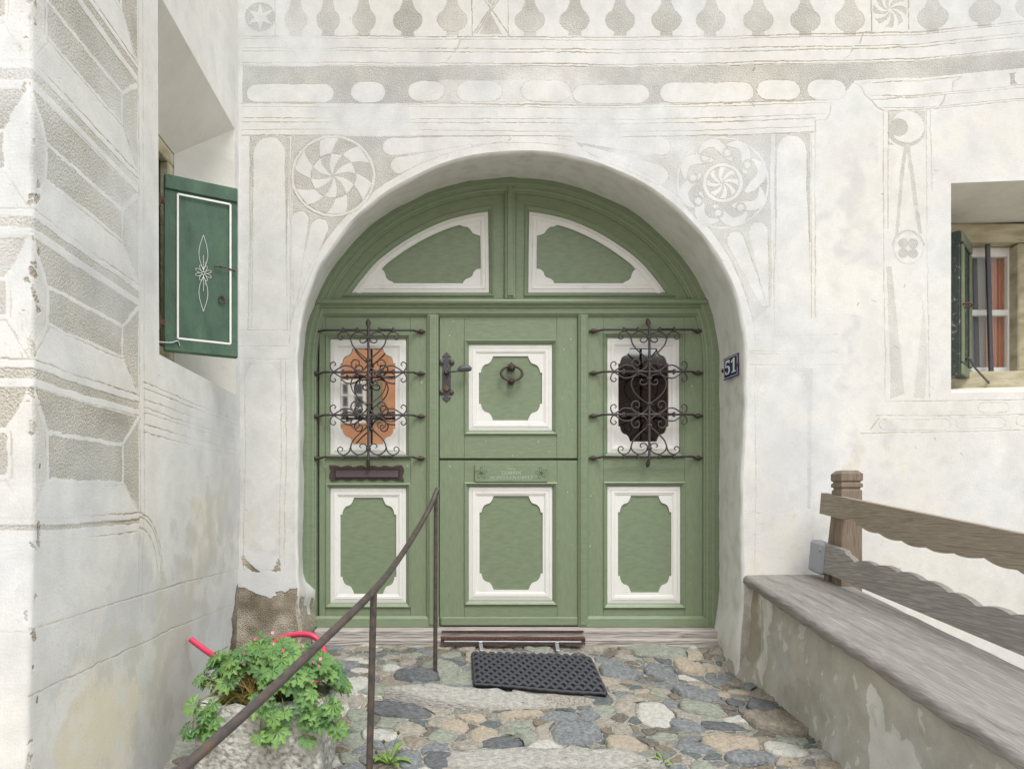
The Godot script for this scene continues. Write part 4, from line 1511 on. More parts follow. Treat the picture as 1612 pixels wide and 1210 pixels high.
	for q in [[0.5, 0.04, len_, 0.07], [0.5, 0.96, len_, 0.07]]:
		cbox(st, lo + dirn * len_ * q[0] + Vector3(0, hh * q[1], 0) + nrm * 0.006, Vector3(q[2] - 0.01, q[3] - 0.01, 0.014), 0.004, Basis(dirn, Vector3.UP, dirn.cross(Vector3.UP)))
	for q in [0.12, 0.88]:
		cbox(st, lo + dirn * len_ * q + Vector3(0, hh * 0.5, 0) + nrm * 0.006, Vector3(0.05, hh - 0.15, 0.014), 0.004, Basis(dirn, Vector3.UP, dirn.cross(Vector3.UP)))
	part("frame_strip", st, M.shutter_sage, s)
	st = new_st()
	var h0 := at(1520, 567, 4.02)
	tube(st, bow([h0, h0 + Vector3(0.01, 0.006, 0.02), at(1535, 578, 4.02), at(1553, 598, 4.06), at(1557, 603, 4.08), at(1556, 600, 4.10)]), 0.006, 6)
	part("hook", st, M.iron_grey, s)
	st = new_st()
	tube(st, bow([at(1516, 481, 3.99), at(1518, 478, 3.97), at(1527, 477, 3.97), at(1531, 480, 3.98), at(1526, 483, 3.99), at(1516, 483, 3.99)]), 0.005, 6)
	part("latch", st, M.rust, s)

func build_shutter() -> void:
	# the shutter of the bay's window, swung open
	var lo := at(258, 552, 3.15)
	var lo2 := at(374, 563, 3.304)
	var hgt := 0.814
	var dir := Vector3(lo2.x - lo.x, 0, lo2.z - lo.z)
	var len_ := dir.length()
	dir = dir.normalized()
	var out := Vector3(-dir.z, 0, dir.x)
	if out.z < 0:
		out = -out
	var s := thing("window_shutter", "open green shutter with white border and painted flower on the bay wall", "shutter", lo)
	var b := Basis(dir, Vector3.UP, dir.cross(Vector3.UP))
	var P := func(u: float, v: float, t := 0.0) -> Vector3: return lo + dir * u + Vector3(0, v, 0) + out * t
	var st := new_st()
	cbox(st, P.call(len_ * 0.5, hgt * 0.5, -0.014), Vector3(len_, hgt, 0.028), 0.003, b)
	part("board", st, M.shutter_green, s)
	for v in [0.035, hgt - 0.035]:
		st = new_st()
		cbox(st, P.call(len_ * 0.5, v, 0.004), Vector3(len_ - 0.004, 0.066, 0.010), 0.003, b)
		part("batten", st, M.shutter_green, s)
	st = new_st()
	var x0 := 0.058
	var x1 := len_ - 0.036
	var y0 := 0.062
	var y1 := hgt - 0.085
	for q in [[x0, y0, x1, y0], [x1, y0, x1, y1], [x1, y1, x0, y1], [x0, y1, x0, y0]]:
		obox(st, P.call(q[0], q[1], 0.0095), P.call(q[2], q[3], 0.0095), 0.009, 0.0022, out, 0.0005)
	part("white_border", st, M.white_paint, s)
	st = new_st()
	var c := V(len_ * 0.52, hgt * 0.47)
	for sg in [1.0, -1.0]:
		var l := []
		for i in 13:
			var t := i / 12.0
			l.append(P.call(c.x + sin(t * PI) * 0.024 * (1.0 - 0.35 * t), c.y + sg * (0.015 + 0.165 * t), 0.0018))
		tube(st, l, 0.0013, 4)
		l = []
		for i in 13:
			var t := i / 12.0
			l.append(P.call(c.x - sin(t * PI) * 0.024 * (1.0 - 0.35 * t), c.y + sg * (0.015 + 0.165 * t), 0.0018))
		tube(st, l, 0.0013, 4)
		tube(st, [P.call(c.x, c.y + sg * 0.012, 0.0018), P.call(c.x, c.y + sg * 0.085, 0.0018)], 0.0011, 4)
		tube(st, [P.call(c.x + 0.009, c.y + sg * 0.03, 0.0018), P.call(c.x + 0.008, c.y + sg * 0.055, 0.0018)], 0.001, 4)
	for i in 8:
		var a := TAU * (i + 0.5) / 8.0
		var ax := Vector2(cos(a), sin(a))
		var l := []
		for k in 11:
			var t := k / 10.0
			var r := 0.008 + 0.030 * sin(t * PI)
			var w := (t - 0.5) * 0.9
			l.append(P.call(c.x + ax.rotated(w).x * r, c.y + ax.rotated(w).y * r, 0.0018))
		tube(st, l, 0.0012, 4)
	var ring := []
	for k in 13:
		ring.append(P.call(c.x + cos(TAU * k / 12.0) * 0.007, c.y + sin(TAU * k / 12.0) * 0.007, 0.0018))
	tube(st, ring, 0.0012, 4)
	part("painted_flower", st, M.white_paint, s)
	st = new_st()
	tube(st, bow([P.call(len_ * 0.66, hgt * 0.515, 0.012), P.call(len_ * 0.75, hgt * 0.517, 0.016), P.call(len_ * 0.86, hgt * 0.515, 0.014), P.call(len_ * 0.96, hgt * 0.505, 0.012)]), [0.003, 0.003, 0.003, 0.003, 0.003, 0.006, 0.003, 0.003, 0.003, 0.003, 0.003, 0.003, 0.003, 0.003, 0.007, 0.003], 6)
	part("latch", st, M.rust, s)
	st = new_st()
	ring = []
	for k in 17:
		var a := TAU * k / 16.0
		ring.append(P.call(len_ * 0.77 + cos(a) * 0.014, hgt * 0.33 + sin(a) * 0.016, 0.007))
	tube(st, ring, 0.0026, 6)
	cbox(st, P.call(len_ * 0.77, hgt * 0.35, 0.006), Vector3(0.006, 0.012, 0.012), 0.002, b)
	part("pull_ring", st, M.rust, s)
	st = new_st()
	tube(st, bow([P.call(-0.06, 0.036, 0.012), P.call(0.02, 0.036, 0.016), P.call(0.055, 0.048, 0.016), P.call(0.062, 0.04, 0.014), P.call(0.066, 0.026, 0.012)]), 0.0032, 6)
	part("stay_hook", st, M.zinc, s)
	for v in [0.13, 0.69]:
		st = new_st()
		cbox(st, P.call(-0.012, v * 1.0, 0.0), Vector3(0.03, 0.03, 0.012), 0.003, b)
		tube(st, [P.call(-0.02, v - 0.03, 0.002), P.call(-0.02, v + 0.03, 0.002)], 0.007, 7)
		part("hinge", st, M.rust, s)

# ---------------------------------------------------------------- the door
func zd(h: float) -> float:
	return -DZ + h

# outline of a field with ogee-notched corners
func cartouche(x0: float, y0: float, x1: float, y1: float, nx: float, ny: float) -> PackedVector2Array:
	var corner := [[0.0, 1.0], [0.13, 1.0], [0.16, 0.84], [0.24, 0.66], [0.36, 0.54], [0.50, 0.485], [0.62, 0.46], [0.74, 0.38], [0.83, 0.24], [0.90, 0.08], [0.93, 0.0]]
	var o := PackedVector2Array()
	for k in 4:
		var list := corner.duplicate()
		if k % 2 == 1:
			list.reverse()
		for q in list:
			var u := float(q[0]) * nx
			var v := float(q[1]) * ny
			match k:
				0: o.append(d2(x0 + u, y0 + v))
				1: o.append(d2(x1 - u, y0 + v))
				2: o.append(d2(x1 - u, y1 - v))
				3: o.append(d2(x0 + u, y1 - v))
	return ccw(o)

# a panel: bolection moulding, white board with cut-out field, the field behind
func panel(parent: Node, mo: PackedVector2Array, wh: PackedVector2Array, ca: PackedVector2Array, glass: Material, smooth := false) -> void:
	var root := parent
	var st := new_st()
	# moulding runs from the outer line to the white board
	var w := 0.030
	sweep(st, wh, [[-w, zd(0.0)], [-w + 0.002, zd(0.007)], [-w + 0.008, zd(0.011)], [-w + 0.013, zd(0.008)], [-w + 0.015, zd(0.003)], [-0.010, zd(-0.001)], [-0.006, zd(-0.004)], [-0.003, zd(-0.012)], [0.001, zd(-0.016)]], true)
	part("moulding", st, M.green, root)
	st = new_st()
	var i1 := inset(wh, 0.0225)
	var i2 := inset(wh, 0.062)
	sweep(st, wh, [[0.0, zd(-0.013)], [0.018, zd(-0.009)], [0.0195, zd(-0.0135)], [0.0225, zd(-0.0135)], [0.024, zd(-0.008)], [0.040, zd(-0.0085)], [0.044, zd(-0.0125)], [0.047, zd(-0.0105)], [0.050, zd(-0.0155)]], true)
	ringfill(st, inset(wh, 0.050), ca, zd(-0.0155))
	rim(st, ca, zd(-0.026), zd(-0.0155), true)
	part("white_board", st, M.white_paint, root)
	st = new_st()
	if glass:
		fill(st, inset(ca, -0.004), zd(-0.030))
		part("pane", st, glass, root)
	else:
		fill(st, inset(ca, -0.004), zd(-0.023))
		part("field", st, M.green_field, root)

func screen_loop(pts: Array) -> PackedVector2Array:
	var o := PackedVector2Array()
	for q in pts:
		o.append(d2(q[0], q[1]))
	return ccw(o)

func arc_pts(f: float, a0: float, a1: float, n: int) -> Array:
	# points on the door's own arch, shrunk by f survey points
	var o := []
	for i in n + 1:
		var a := lerpf(a0, a1, float(i) / n)
		o.append([802.5 + cos(a) * (324.5 - f), 573.0 + sin(a) * (288.0 - f)])
	return o

func build_door() -> void:
	var door := thing("entrance_door", "sage green arched double entrance door with white framed panels", "door", at(802, 985, DZ))
	# ---- backing boards with the arch outline, behind everything
	var out := [[484, 986], [484, 920]]
	out = [[478, 986], [478, 573]] + arc_pts(0.0, PI, TAU, 60) + [[1127, 573], [1127, 986]]
	var st := new_st()
	slab(st, screen_loop(out), zd(-0.075), zd(-0.045))
	part("backing_board", st, M.green, door)
	# ---- frame: jambs and arch, stepped
	st = new_st()
	var path := PackedVector2Array()
	for q in [[1127, 986], [1127, 780], [1127, 573]]:
		path.append(d2(q[0], q[1]))
	var ar := arc_pts(0.0, 0.0, -PI, 60)
	for k in range(1, 60):
		path.append(d2(ar[k][0], ar[k][1]))
	for q in [[478, 573], [478, 780], [478, 986]]:
		path.append(d2(q[0], q[1]))
	sweep(st, path, [[-0.01, zd(-0.05)], [-0.01, zd(0.036)], [0.030, zd(0.040)], [0.036, zd(0.036)], [0.040, zd(0.026)], [0.044, zd(0.024)], [0.058, zd(0.026)], [0.066, zd(0.022)], [0.071, zd(0.012)], [0.078, zd(0.010)], [0.083, zd(-0.01)], [0.083, zd(-0.05)]], false, true)
	part("frame", st, M.green, door)
	# ---- transom: cornice of several mouldings right across
	st = new_st()
	var yy := func(v: float) -> float: return d2(0, v).y
	var prof := [[472.0, 0.0], [472.5, 0.030], [475.0, 0.050], [477.5, 0.054], [480.5, 0.050], [481.5, 0.040], [483.5, 0.030], [486.0, 0.034], [487.0, 0.024], [494.5, 0.022], [496.0, 0.016], [498.5, 0.006], [499.5, -0.004]]
	for j in prof.size() - 1:
		var a: Array = prof[j]
		var b: Array = prof[j + 1]
		var xl := d2(500.0, 0).x
		var xr := d2(1109.0, 0).x
		quad(st, Vector3(xl, yy.call(b[0]), zd(b[1])), Vector3(xr, yy.call(b[0]), zd(b[1])), Vector3(xr, yy.call(a[0]), zd(a[1])), Vector3(xl, yy.call(a[0]), zd(a[1])))
	for e in [[500.0, 1.0], [1109.0, -1.0]]:
		var pg := PackedVector2Array()
		for q in prof:
			pg.append(V(q[1], yy.call(q[0])))
		extrude(st, pg, Vector3(d2(e[0], 0).x, 0, -DZ), Vector3(0, 0, 1), Vector3.UP, Vector3(1, 0, 0), -0.001, 0.001)
	part("transom", st, M.green, door)
	# ---- mullions
	for q in [[672.0, 690.5], [909.5, 925.5]]:
		st = new_st()
		var mp := PackedVector2Array([d2(q[0], 986), d2(q[1], 986), d2(q[1], 494), d2(q[0], 494)])
		var mw: float = (q[1] - q[0]) / F * DZ * 0.5
		sweep(st, mp, [[0.0, zd(-0.04)], [0.0, zd(0.010)], [0.003, zd(0.016)], [mw * 0.30, zd(0.018)], [mw * 0.38, zd(0.026)], [mw * 0.52, zd(0.029)], [mw * 0.99, zd(0.029)]], true)
		part("mullion", st, M.green, door)
	# ---- leaves
	var L := func(called: String, x0: float, y0: float, x1: float, y1: float, holes: Array, label := "") -> MeshInstance3D:
		var s2 := new_st()
		var pg := rect(x0, y0, x1, y1)
		# stiles and rails are butted boards, each a hair different in height
		var xs := [x0, holes[0][0], holes[0][2], x1]
		var yl := y0
		for hq in holes:
			slab(s2, rect(xs[1], yl, xs[2], hq[1]), zd(-0.04), zd(-0.0008), 0.0012)
			yl = hq[3]
		slab(s2, rect(xs[1], yl, xs[2], y1), zd(-0.04), zd(-0.0008), 0.0012)
		var leaf := part(called, s2, M.green, door, label)
		for e in [[xs[0], xs[1] - 0.25], [xs[2] + 0.25, xs[3]]]:
			var s3 := new_st()
			slab(s3, rect(e[0], y0, e[1], y1), zd(-0.04), zd(0.0), 0.0012)
			part("stile", s3, M.green_upright, leaf)
		return leaf
	# each hole: the white board's outline grown by the moulding
	var g := 7.0
	var side_l = L.call("side_leaf", 502.5, 499, 672, 972, [[519.5 - g, 533 - g, 639 + g, 715 + g], [519.5 - g, 768 - g, 639 + g, 949 + g]], "left side leaf with mirror-like glazed panel and letter slot")
	panel(side_l, rect(512, 526, 646, 722), rect(519.5, 533, 639, 715), cartouche(535, 547, 622, 698.5, 21, 24), M.mirror)
	panel(side_l, rect(512, 760, 646, 958), rect(519.5, 768, 639, 949), cartouche(535, 783, 623.5, 935.5, 23, 27), null)
	var up_l = L.call("upper_leaf", 692, 499, 909, 721, [[738 - g, 542 - g, 869.5 + g, 677 + g]], "upper half of the split door leaf, with handle and ring knocker")
	panel(up_l, rect(730, 534, 878, 685), rect(738, 542, 869.5, 677), cartouche(754, 559.5, 854, 661, 24, 26), null)
	var lo_l = L.call("lower_leaf", 692, 724.5, 910, 983, [[738 - g, 766.5 - g, 870 + g, 945 + g]], "lower half of the split door leaf")
	panel(lo_l, rect(730, 759, 878, 953), rect(738, 766.5, 870, 945), cartouche(755, 780.5, 855, 929, 24, 26), null)
	var side_r = L.call("side_leaf", 925.5, 499, 1106, 972, [[957 - g, 531 - g, 1070.5 + g, 713 + g], [957 - g, 765.5 - g, 1072 + g, 950 + g]], "right side leaf with dark glazed panel")
	panel(side_r, rect(950, 524, 1078, 720), rect(957, 531, 1070.5, 713), cartouche(974.5, 547, 1054, 694.5, 20, 24), M.dark_mirror)
	panel(side_r, rect(950, 758, 1079, 958), rect(957, 765.5, 1072, 950), cartouche(974, 780, 1058.5, 933, 22, 26), null)
	# drip rails at the foot
	for q in [[496.0, 691.0, 0.020], [912.0, 1118.0, 0.020]]:
		st = new_st()
		var pp := [[969.0, 0.002], [971.5, 0.014], [973.0, q[2]], [985.5, q[2] + 0.002], [986.0, -0.04]]
		for j in pp.size() - 1:
			var xl := d2(q[0], 0).x
			var xr := d2(q[1], 0).x
			quad(st, Vector3(xl, yy.call(pp[j + 1][0]), zd(pp[j + 1][1])), Vector3(xr, yy.call(pp[j + 1][0]), zd(pp[j + 1][1])), Vector3(xr, yy.call(pp[j][0]), zd(pp[j][1])), Vector3(xl, yy.call(pp[j][0]), zd(pp[j][1])))
		part("foot_rail", st, M.green, door)
	st = new_st()
	slab(st, rect(694, 971, 909, 983.5), zd(-0.01), zd(0.014), 0.004)
	part("drip_board", st, M.green, lo_l)
	# ---- lunette
	st = new_st()
	slab(st, screen_loop([[507, 471]] + arc_pts(19.0, PI + 0.335, TAU - 0.335, 50) + [[1098, 471]]), zd(-0.046), zd(-0.024))
	part("lunette_board", st, M.green, door)
	for s in [-1.0, 1.0]:
		var fl := func(x: float) -> float: return 801.0 + s * (801.0 - x)
		# rails: arched head and bottom rail stand proud of the board
		var head := []
		var n := 30
		for i in n + 1:
			var a := lerpf(-PI / 2 - 0.02, -PI + 0.30, float(i) / n)
			head.append([fl.call(801.0 + cos(a) * 305.0), 573.0 + sin(a) * 269.0])
		var curve := [[553, 459.5], [573, 433], [601, 403.5], [649, 370.5], [696, 348], [735, 337], [768.5, 331.5]]
		var cv := []
		for i in curve.size():
			cv.append(Vector3(curve[i][0], curve[i][1], 0))
		cv = bow(cv, 5)
		var whl := []
		for q in cv:
			whl.append([fl.call(q.x), q.y])
		whl.append([fl.call(770.0), 459.5])
		var wh := screen_loop(whl)
		# board ring between the frame and the moulding
		var ring_outer := []
		for q in head:
			ring_outer.append(q)
		ring_outer.append([fl.call(513.0), 470])
		ring_outer.append([fl.call(793.0), 470])
		st = new_st()
		ringfill(st, screen_loop(ring_outer), inset(wh, -0.029), zd(0.0))
		var rail := part("lunette_rail", st, M.green, door)
		var cal := [[620, 444.5], [729, 444.5], [730, 441], [734, 437.5], [741, 435], [744, 432], [745.5, 427], [750, 422.5], [757, 421], [756.5, 395], [756, 369], [750, 367.5], [744, 365], [741, 360], [736, 355.5], [728, 354], [724, 352], [720, 350.5], [690, 359.5], [663, 371], [640, 384.5], [618, 402], [600, 422], [604, 425.5], [606, 430], [607, 435], [611, 439.5], [617, 442]]
		var cl := []
		for q in cal:
			cl.append([fl.call(q[0]), q[1]])
		panel(rail, wh, wh, screen_loop(cl), null)
	st = new_st()
	var cp := PackedVector2Array([d2(793.5, 472), d2(812, 472), d2(811.5, 286), d2(794, 286)])
	sweep(st, cp, [[0.0, zd(-0.02)], [0.0, zd(0.012)], [0.006, zd(0.020)], [0.016, zd(0.021)], [0.019, zd(0.030)], [0.0355, zd(0.032)]], true)
	part("lunette_mullion", st, M.green, door)
	# ---- chips and knocks in the paint
	rng.seed = 314
	var chip_n := noise(3, 9.0, 2)
	for e in [[side_l, 504.0, 671.0], [up_l, 693.0, 908.0], [lo_l, 693.0, 908.0], [side_r, 927.0, 1105.0]]:
		st = new_st()
		for i in 26:
			var x := rng.randf_range(e[1], e[2])
			var y := rng.randf_range(502.0, 965.0)
			if e[0] == up_l:
				y = rng.randf_range(502.0, 718.0)
			elif e[0] == lo_l:
				y = rng.randf_range(728.0, 965.0)
			var inpan: bool = x > e[1] + 12.0 and x < e[2] - 32.0 and not (y > 684.0 and y < 756.0) and y > 532.0
			if inpan:
				continue
			var s := rng.randf_range(0.0016, 0.0042)
			lump(st, Vector3(d2(x, 0).x, d2(0, y).y, zd(0.0002)), Vector3(s * rng.randf_range(0.6, 1.3), s * rng.randf_range(0.6, 2.2), 0.0009), chip_n, 7, 4)
		part("paint_chip", st, M.chip, e[0]).set_meta("kind", "stuff")
	# ---- ironwork
	var gl := grille(door)
	gl.name = "window_grille"
	var gr := gl.duplicate()
	door.add_child(gr, true)
	gr.position = gl.position + Vector3((1021.6 - 579.7) / F * (DZ - 0.055), 0.003, 0)
	build_fittings(up_l, side_l, lo_l)

func scroll_mesh(pts: Array, cx: float, z: float, sx: float, flip_y: float, yref: float) -> SurfaceTool:
	var st := new_st()
	var w := []
	for q in pts:
		var py := float(q[1])
		if flip_y < 0:
			py = 2.0 * yref - py
		w.append(at(cx + sx * float(q[0]) / 3.782, 460.0 + py / 3.782, -z))
	var l := bow(w, 5)
	var rr := []
	for i in l.size():
		rr.append(0.0046 - 0.0018 * pow(float(i) / l.size(), 3.0))
	tube(st, l, rr, 6)
	return st

func grille(door: Node3D) -> Node3D:
	var z := -DZ + 0.055
	var cx := 579.7
	var root := Node3D.new()
	door.add_child(root, true)
	root.position = -door.position
	var k := 1.0 / 3.782
	var P := func(dx: float, zy: float, zz: float) -> Vector3: return at(cx + dx * k, 460.0 + zy * k, -zz)
	var bars := [225.0, 475.0, 730.0, 980.0]
	for b in bars:
		var st := new_st()
		var l := [P.call(-296.0, b + 7, -DZ + 0.012), P.call(-280.0, b + 6, -DZ + 0.018), P.call(-272.0, b + 2, -DZ + 0.034), P.call(-262.0, b, z), P.call(-150.0, b, z)]
		tube(st, l, 0.0068, 7)
		l = [P.call(150.0, b, z), P.call(262.0, b, z), P.call(272.0, b + 2, -DZ + 0.034), P.call(280.0, b + 6, -DZ + 0.018), P.call(296.0, b + 7, -DZ + 0.012)]
		tube(st, l, 0.0068, 7)
		tube(st, [P.call(-65.0, b, z), P.call(65.0, b, z)], 0.0066, 7)
		# twisted stretches
		for s in [-1.0, 1.0]:
			var x0: float = s * 62.0
			var x1: float = s * 153.0
			var prev := []
			for i in 31:
				var c: Vector3 = P.call(lerpf(x0, x1, i / 30.0), b, z)
				var ring := []
				for q in 4:
					var a := TAU * q / 4.0 + i * 0.42
					ring.append(c + Vector3(0, cos(a), sin(a)) * 0.0092)
				if i:
					for q in 4:
						var q2 := (q + 1) % 4
						if s > 0:
							quad(st, prev[q], prev[q2], ring[q2], ring[q])
						else:
							quad(st, ring[q], ring[q2], prev[q2], prev[q])
				prev = ring
		part_raw("bar", st, M.iron, root)
		for s in [-1.0, 1.0]:
			st = new_st()
			lathe(st, P.call(s * 292.0, b + 7, -DZ + 0.012), P.call(s * 343.0, b + 9, -DZ + 0.010), [[0.0, 0.006], [0.06, 0.011], [0.14, 0.008], [0.3, 0.0145], [0.45, 0.0155], [0.65, 0.0105], [0.85, 0.005], [1.0, 0.001]], 9)
			part_raw("finial", st, M.iron_rust, root)
			st = new_st()
			for dx in [65.0, 150.0]:
				var wx := 0.013
				cbox(st, P.call(s * dx, b, z), Vector3(wx, 0.030, 0.024), 0.003)
			part_raw("collar", st, M.iron, root)
	var sv := new_st()
	tube(sv, [P.call(0.0, 205.0, z + 0.008), P.call(0.0, 1000.0, z + 0.008)], 0.0078, 7)
	for y in [270.0, 405.0, 515.0, 665.0, 795.0, 930.0]:
		cbox(sv, P.call(0.0, y, z + 0.006), Vector3(0.030, 0.013, 0.026), 0.003)
	part_raw("upright", sv, M.iron, root)
	for e in [[208.0, 158.0, 0.016], [998.0, 1046.0, 0.014]]:
		var st := new_st()
		lathe(st, P.call(-1.0, e[0], z + 0.004), P.call(-1.5, e[1], -DZ + 0.035), [[0.0, 0.007], [0.15, 0.009], [0.45, e[2]], [0.7, e[2] * 0.85], [0.9, e[2] * 0.5], [1.0, 0.001]], 9)
		part_raw("finial", st, M.iron_rust, root)
	var s1 := [[0, 405], [52, 362], [92, 318], [106, 282], [116, 252], [146, 234], [176, 248], [183, 268], [168, 282], [152, 272], [160, 258]]
	var s2 := [[106, 284], [97, 256], [60, 236], [22, 248], [6, 272], [18, 296], [40, 300], [52, 286], [42, 276]]
	var s3 := [[65, 470], [100, 444], [146, 437], [184, 458], [208, 470], [224, 452], [226, 428], [208, 415], [194, 428], [204, 438]]
	var s4 := [[0, 410], [10, 440], [36, 464], [64, 468], [92, 450], [102, 424], [86, 402], [60, 406], [54, 428], [68, 438], [76, 426]]
	var s5 := [[0, 515], [26, 496], [62, 490], [92, 510], [104, 550], [86, 598], [44, 640], [0, 668]]
	var s6 := [[0, 520], [10, 544], [36, 554], [53, 540], [44, 522], [32, 532]]
	for s in [-1.0, 1.0]:
		for q in [[s1, 1.0, 0.0], [s2, 1.0, 0.0], [s1, -1.0, 601.0], [s2, -1.0, 601.0], [s3, 1.0, 0.0], [s3, -1.0, 475.0], [s4, 1.0, 0.0], [s5, 1.0, 0.0], [s6, 1.0, 0.0]]:
			part_raw("scroll", scroll_mesh(q[0], cx, z, s, q[1], q[2]), M.iron, root)
		var low := []
		for q in s3:
			low.append([q[0], q[1] + 255])
		part_raw("scroll", scroll_mesh(low, cx, z, s, 1.0, 0.0), M.iron, root)
		part_raw("scroll", scroll_mesh(low, cx, z, s, -1.0, 730.0), M.iron, root)
		low = [[0, 665], [12, 700], [36, 722], [64, 724], [94, 704], [104, 678], [88, 652], [62, 656], [56, 678], [68, 690], [78, 680]]
		part_raw("scroll", scroll_mesh(low, cx, z, s, 1.0, 0.0), M.iron, root)
		part_raw("scroll", scroll_mesh(low, cx, z, s, -1.0, 730.0), M.iron, root)
	return root

func part_raw(called: String, st: SurfaceTool, m: Material, parent: Node3D) -> MeshInstance3D:
	st.generate_normals()
	var mi := MeshInstance3D.new()
	mi.name = called
	mi.mesh = st.commit()
	mi.material_override = m
	parent.add_child(mi, true)
	return mi

func build_fittings(up_l: MeshInstance3D, side_l: MeshInstance3D, lo_l: MeshInstance3D) -> void:
	# lock plate with trefoil ends and a leaf-shaped lever
	var cx := 703.0
	var half := [[0, 554], [3.2, 557.5], [7.2, 561.5], [2.4, 562.8], [2.2, 565.5], [5, 565], [9.5, 567], [10.4, 571], [8.5, 574.5], [6.6, 576], [6.6, 612], [8.6, 613], [10.2, 617], [9, 621.5], [5, 622], [2.2, 621.5], [2.4, 624.5], [7, 625.5], [5, 629], [1.6, 631], [0, 634]]
	var o := []
	for q in half:
		o.append([cx + q[0], q[1]])
	for i in range(half.size() - 2, 0, -1):
		o.append([cx - half[i][0], half[i][1]])
	var st := new_st()
	slab(st, screen_loop(o), zd(0.0), zd(0.006), 0.0018)
	for q in [[-8.0, 570.5, 4.2], [8.0, 570.5, 4.2], [-7.8, 617.5, 3.6], [7.8, 617.5, 3.6]]:
		lump(st, Vector3(d2(cx + q[0], 0).x, d2(0, q[1]).y, zd(0.005)), Vector3(q[2], q[2], q[2] * 0.7) / F * DZ, noise(3, 0.1, 1), 8, 5)
	var plate := part("lock_plate", st, M.iron_grey, up_l)
	st = new_st()
	var c := Vector3(d2(cx, 0).x, d2(0, 586).y, zd(0.0))
	lathe(st, c, c + Vector3(0, 0, 0.045), [[0.0, 0.020], [0.3, 0.017], [0.55, 0.014], [1.0, 0.013]], 12)
	tube(st, bow([c + Vector3(0, 0, 0.038), c + Vector3(0.025, -0.004, 0.048), c + Vector3(0.06, -0.002, 0.05), c + Vector3(0.08, 0.006, 0.05)]), 0.0065, 8)
	tube(st, bow([c + Vector3(0.066, 0.0, 0.05), c + Vector3(0.082, 0.008, 0.05), c + Vector3(0.108, 0.014, 0.05), c + Vector3(0.135, 0.013, 0.05), c + Vector3(0.152, 0.006, 0.05)], 3), [0.005, 0.006, 0.008, 0.010, 0.011, 0.012, 0.0105, 0.0125, 0.0105, 0.012, 0.009, 0.007, 0.003], 9, true, 1.7)
	part("lever_handle", st, M.iron_grey, up_l)
	st = new_st()
	c = Vector3(d2(cx, 0).x, d2(0, 612).y, zd(0.0))
	lathe(st, c, c + Vector3(0, 0, 0.022), [[0.0, 0.018], [0.9, 0.0165], [1.0, 0.014]], 14)
	part("lock_cylinder", st, M.brass, up_l)
	# ring knocker
	st = new_st()
	var kc := Vector3(d2(805, 0).x, d2(0, 588.5).y, zd(0.0))
	var ring := []
	for i in 33:
		var a := TAU * i / 32.0
		ring.append(kc + Vector3(cos(a) * 0.065, sin(a) * 0.045, 0.018 - sin(a) * 0.006))
	var rr := []
	for i in 33:
		rr.append(0.0062 + 0.002 * absf(cos(TAU * i / 32.0)))
	tube(st, ring, rr, 8, false)
	part("knocker_ring", st, M.iron_rust, up_l)
	st = new_st()
	slab(st, screen_loop([[805, 569.5], [808, 573], [811, 574], [811.5, 579], [808.5, 583.5], [801.5, 583.5], [798.5, 579], [799, 574], [802, 573]]), zd(-0.022), zd(0.006), 0.003)
	cbox(st, kc + Vector3(0, 0.040, 0.014), Vector3(0.030, 0.036, 0.026), 0.008)
	lathe(st, kc + Vector3(0, -0.044, -0.02), kc + Vector3(0, -0.044, 0.036), [[0.0, 0.022], [0.5, 0.019], [0.8, 0.017], [1.0, 0.010]], 10)
	cbox(st, kc + Vector3(0, -0.044, 0.022), Vector3(0.044, 0.024, 0.02), 0.007)
	part("knocker_mount", st, M.iron_rust, up_l)
	# letter slot
	var lx0 := 518.0
	var lx1 := 636.0
	var ly0 := 732.5
	var ly1 := 757.0
	o = []
	for k in 4:
		var n := 26 if k % 2 == 0 else 6
		for i in n:
			var t := float(i) / n
			var bump := (absf(sin(t * PI * (6.0 if n > 10 else 1.5))) - 0.5) * (3.4 if n > 10 else 3.0)
			if (t < 0.05 or t > 0.95) and n > 10:
				bump = 2.2
			match k:
				0: o.append([lerpf(lx0, lx1, t), ly0 + 1.5 - bump])
				1: o.append([lx1 - 1.5 + bump, lerpf(ly0, ly1, t)])
				2: o.append([lerpf(lx1, lx0, t), ly1 - 1.5 + bump])
				3: o.append([lx0 + 1.5 - bump, lerpf(ly1, ly0, t)])
	st = new_st()
	slab(st, screen_loop(o), zd(0.0), zd(0.006), 0.0015)
	sweep(st, rect(527.5, 738.5, 628.5, 752.0), [[-0.006, zd(0.006)], [-0.003, zd(0.011)], [0.0, zd(0.011)], [0.004, zd(0.0065)]], true)
	var slot := part("letter_slot", st, M.iron_rust, side_l)
	st = new_st()
	quad(st, Vector3(d2(529, 0).x, d2(0, 751).y, zd(0.016)), Vector3(d2(627, 0).x, d2(0, 751).y, zd(0.016)), Vector3(d2(627, 0).x, d2(0, 739.5).y, zd(0.007)), Vector3(d2(529, 0).x, d2(0, 739.5).y, zd(0.007)))
	part("flap", st, M.iron_purple, side_l)
	# carved name board
	st = new_st()
	slab(st, rect(747.5, 731.5, 861, 758.5), zd(0.0), zd(0.013), 0.0015)
	part("name_board", st, M.green, lo_l)
	for q in [["Chasa", 738.2, 3.6, "Droid Sans", true], ["UORSIN", 744.3, 5.6, "Droid Serif", true], ["SCHELLEN-URSLI", 751.8, 5.4, "Droid Serif", true]]:
		letters(q[0], Vector3(d2(804.5, 0).x, d2(0, q[1]).y, zd(0.0133)), Basis(), float(q[2]) / F * DZ, q[3], M.letter_pale, lo_l)
	st = new_st()
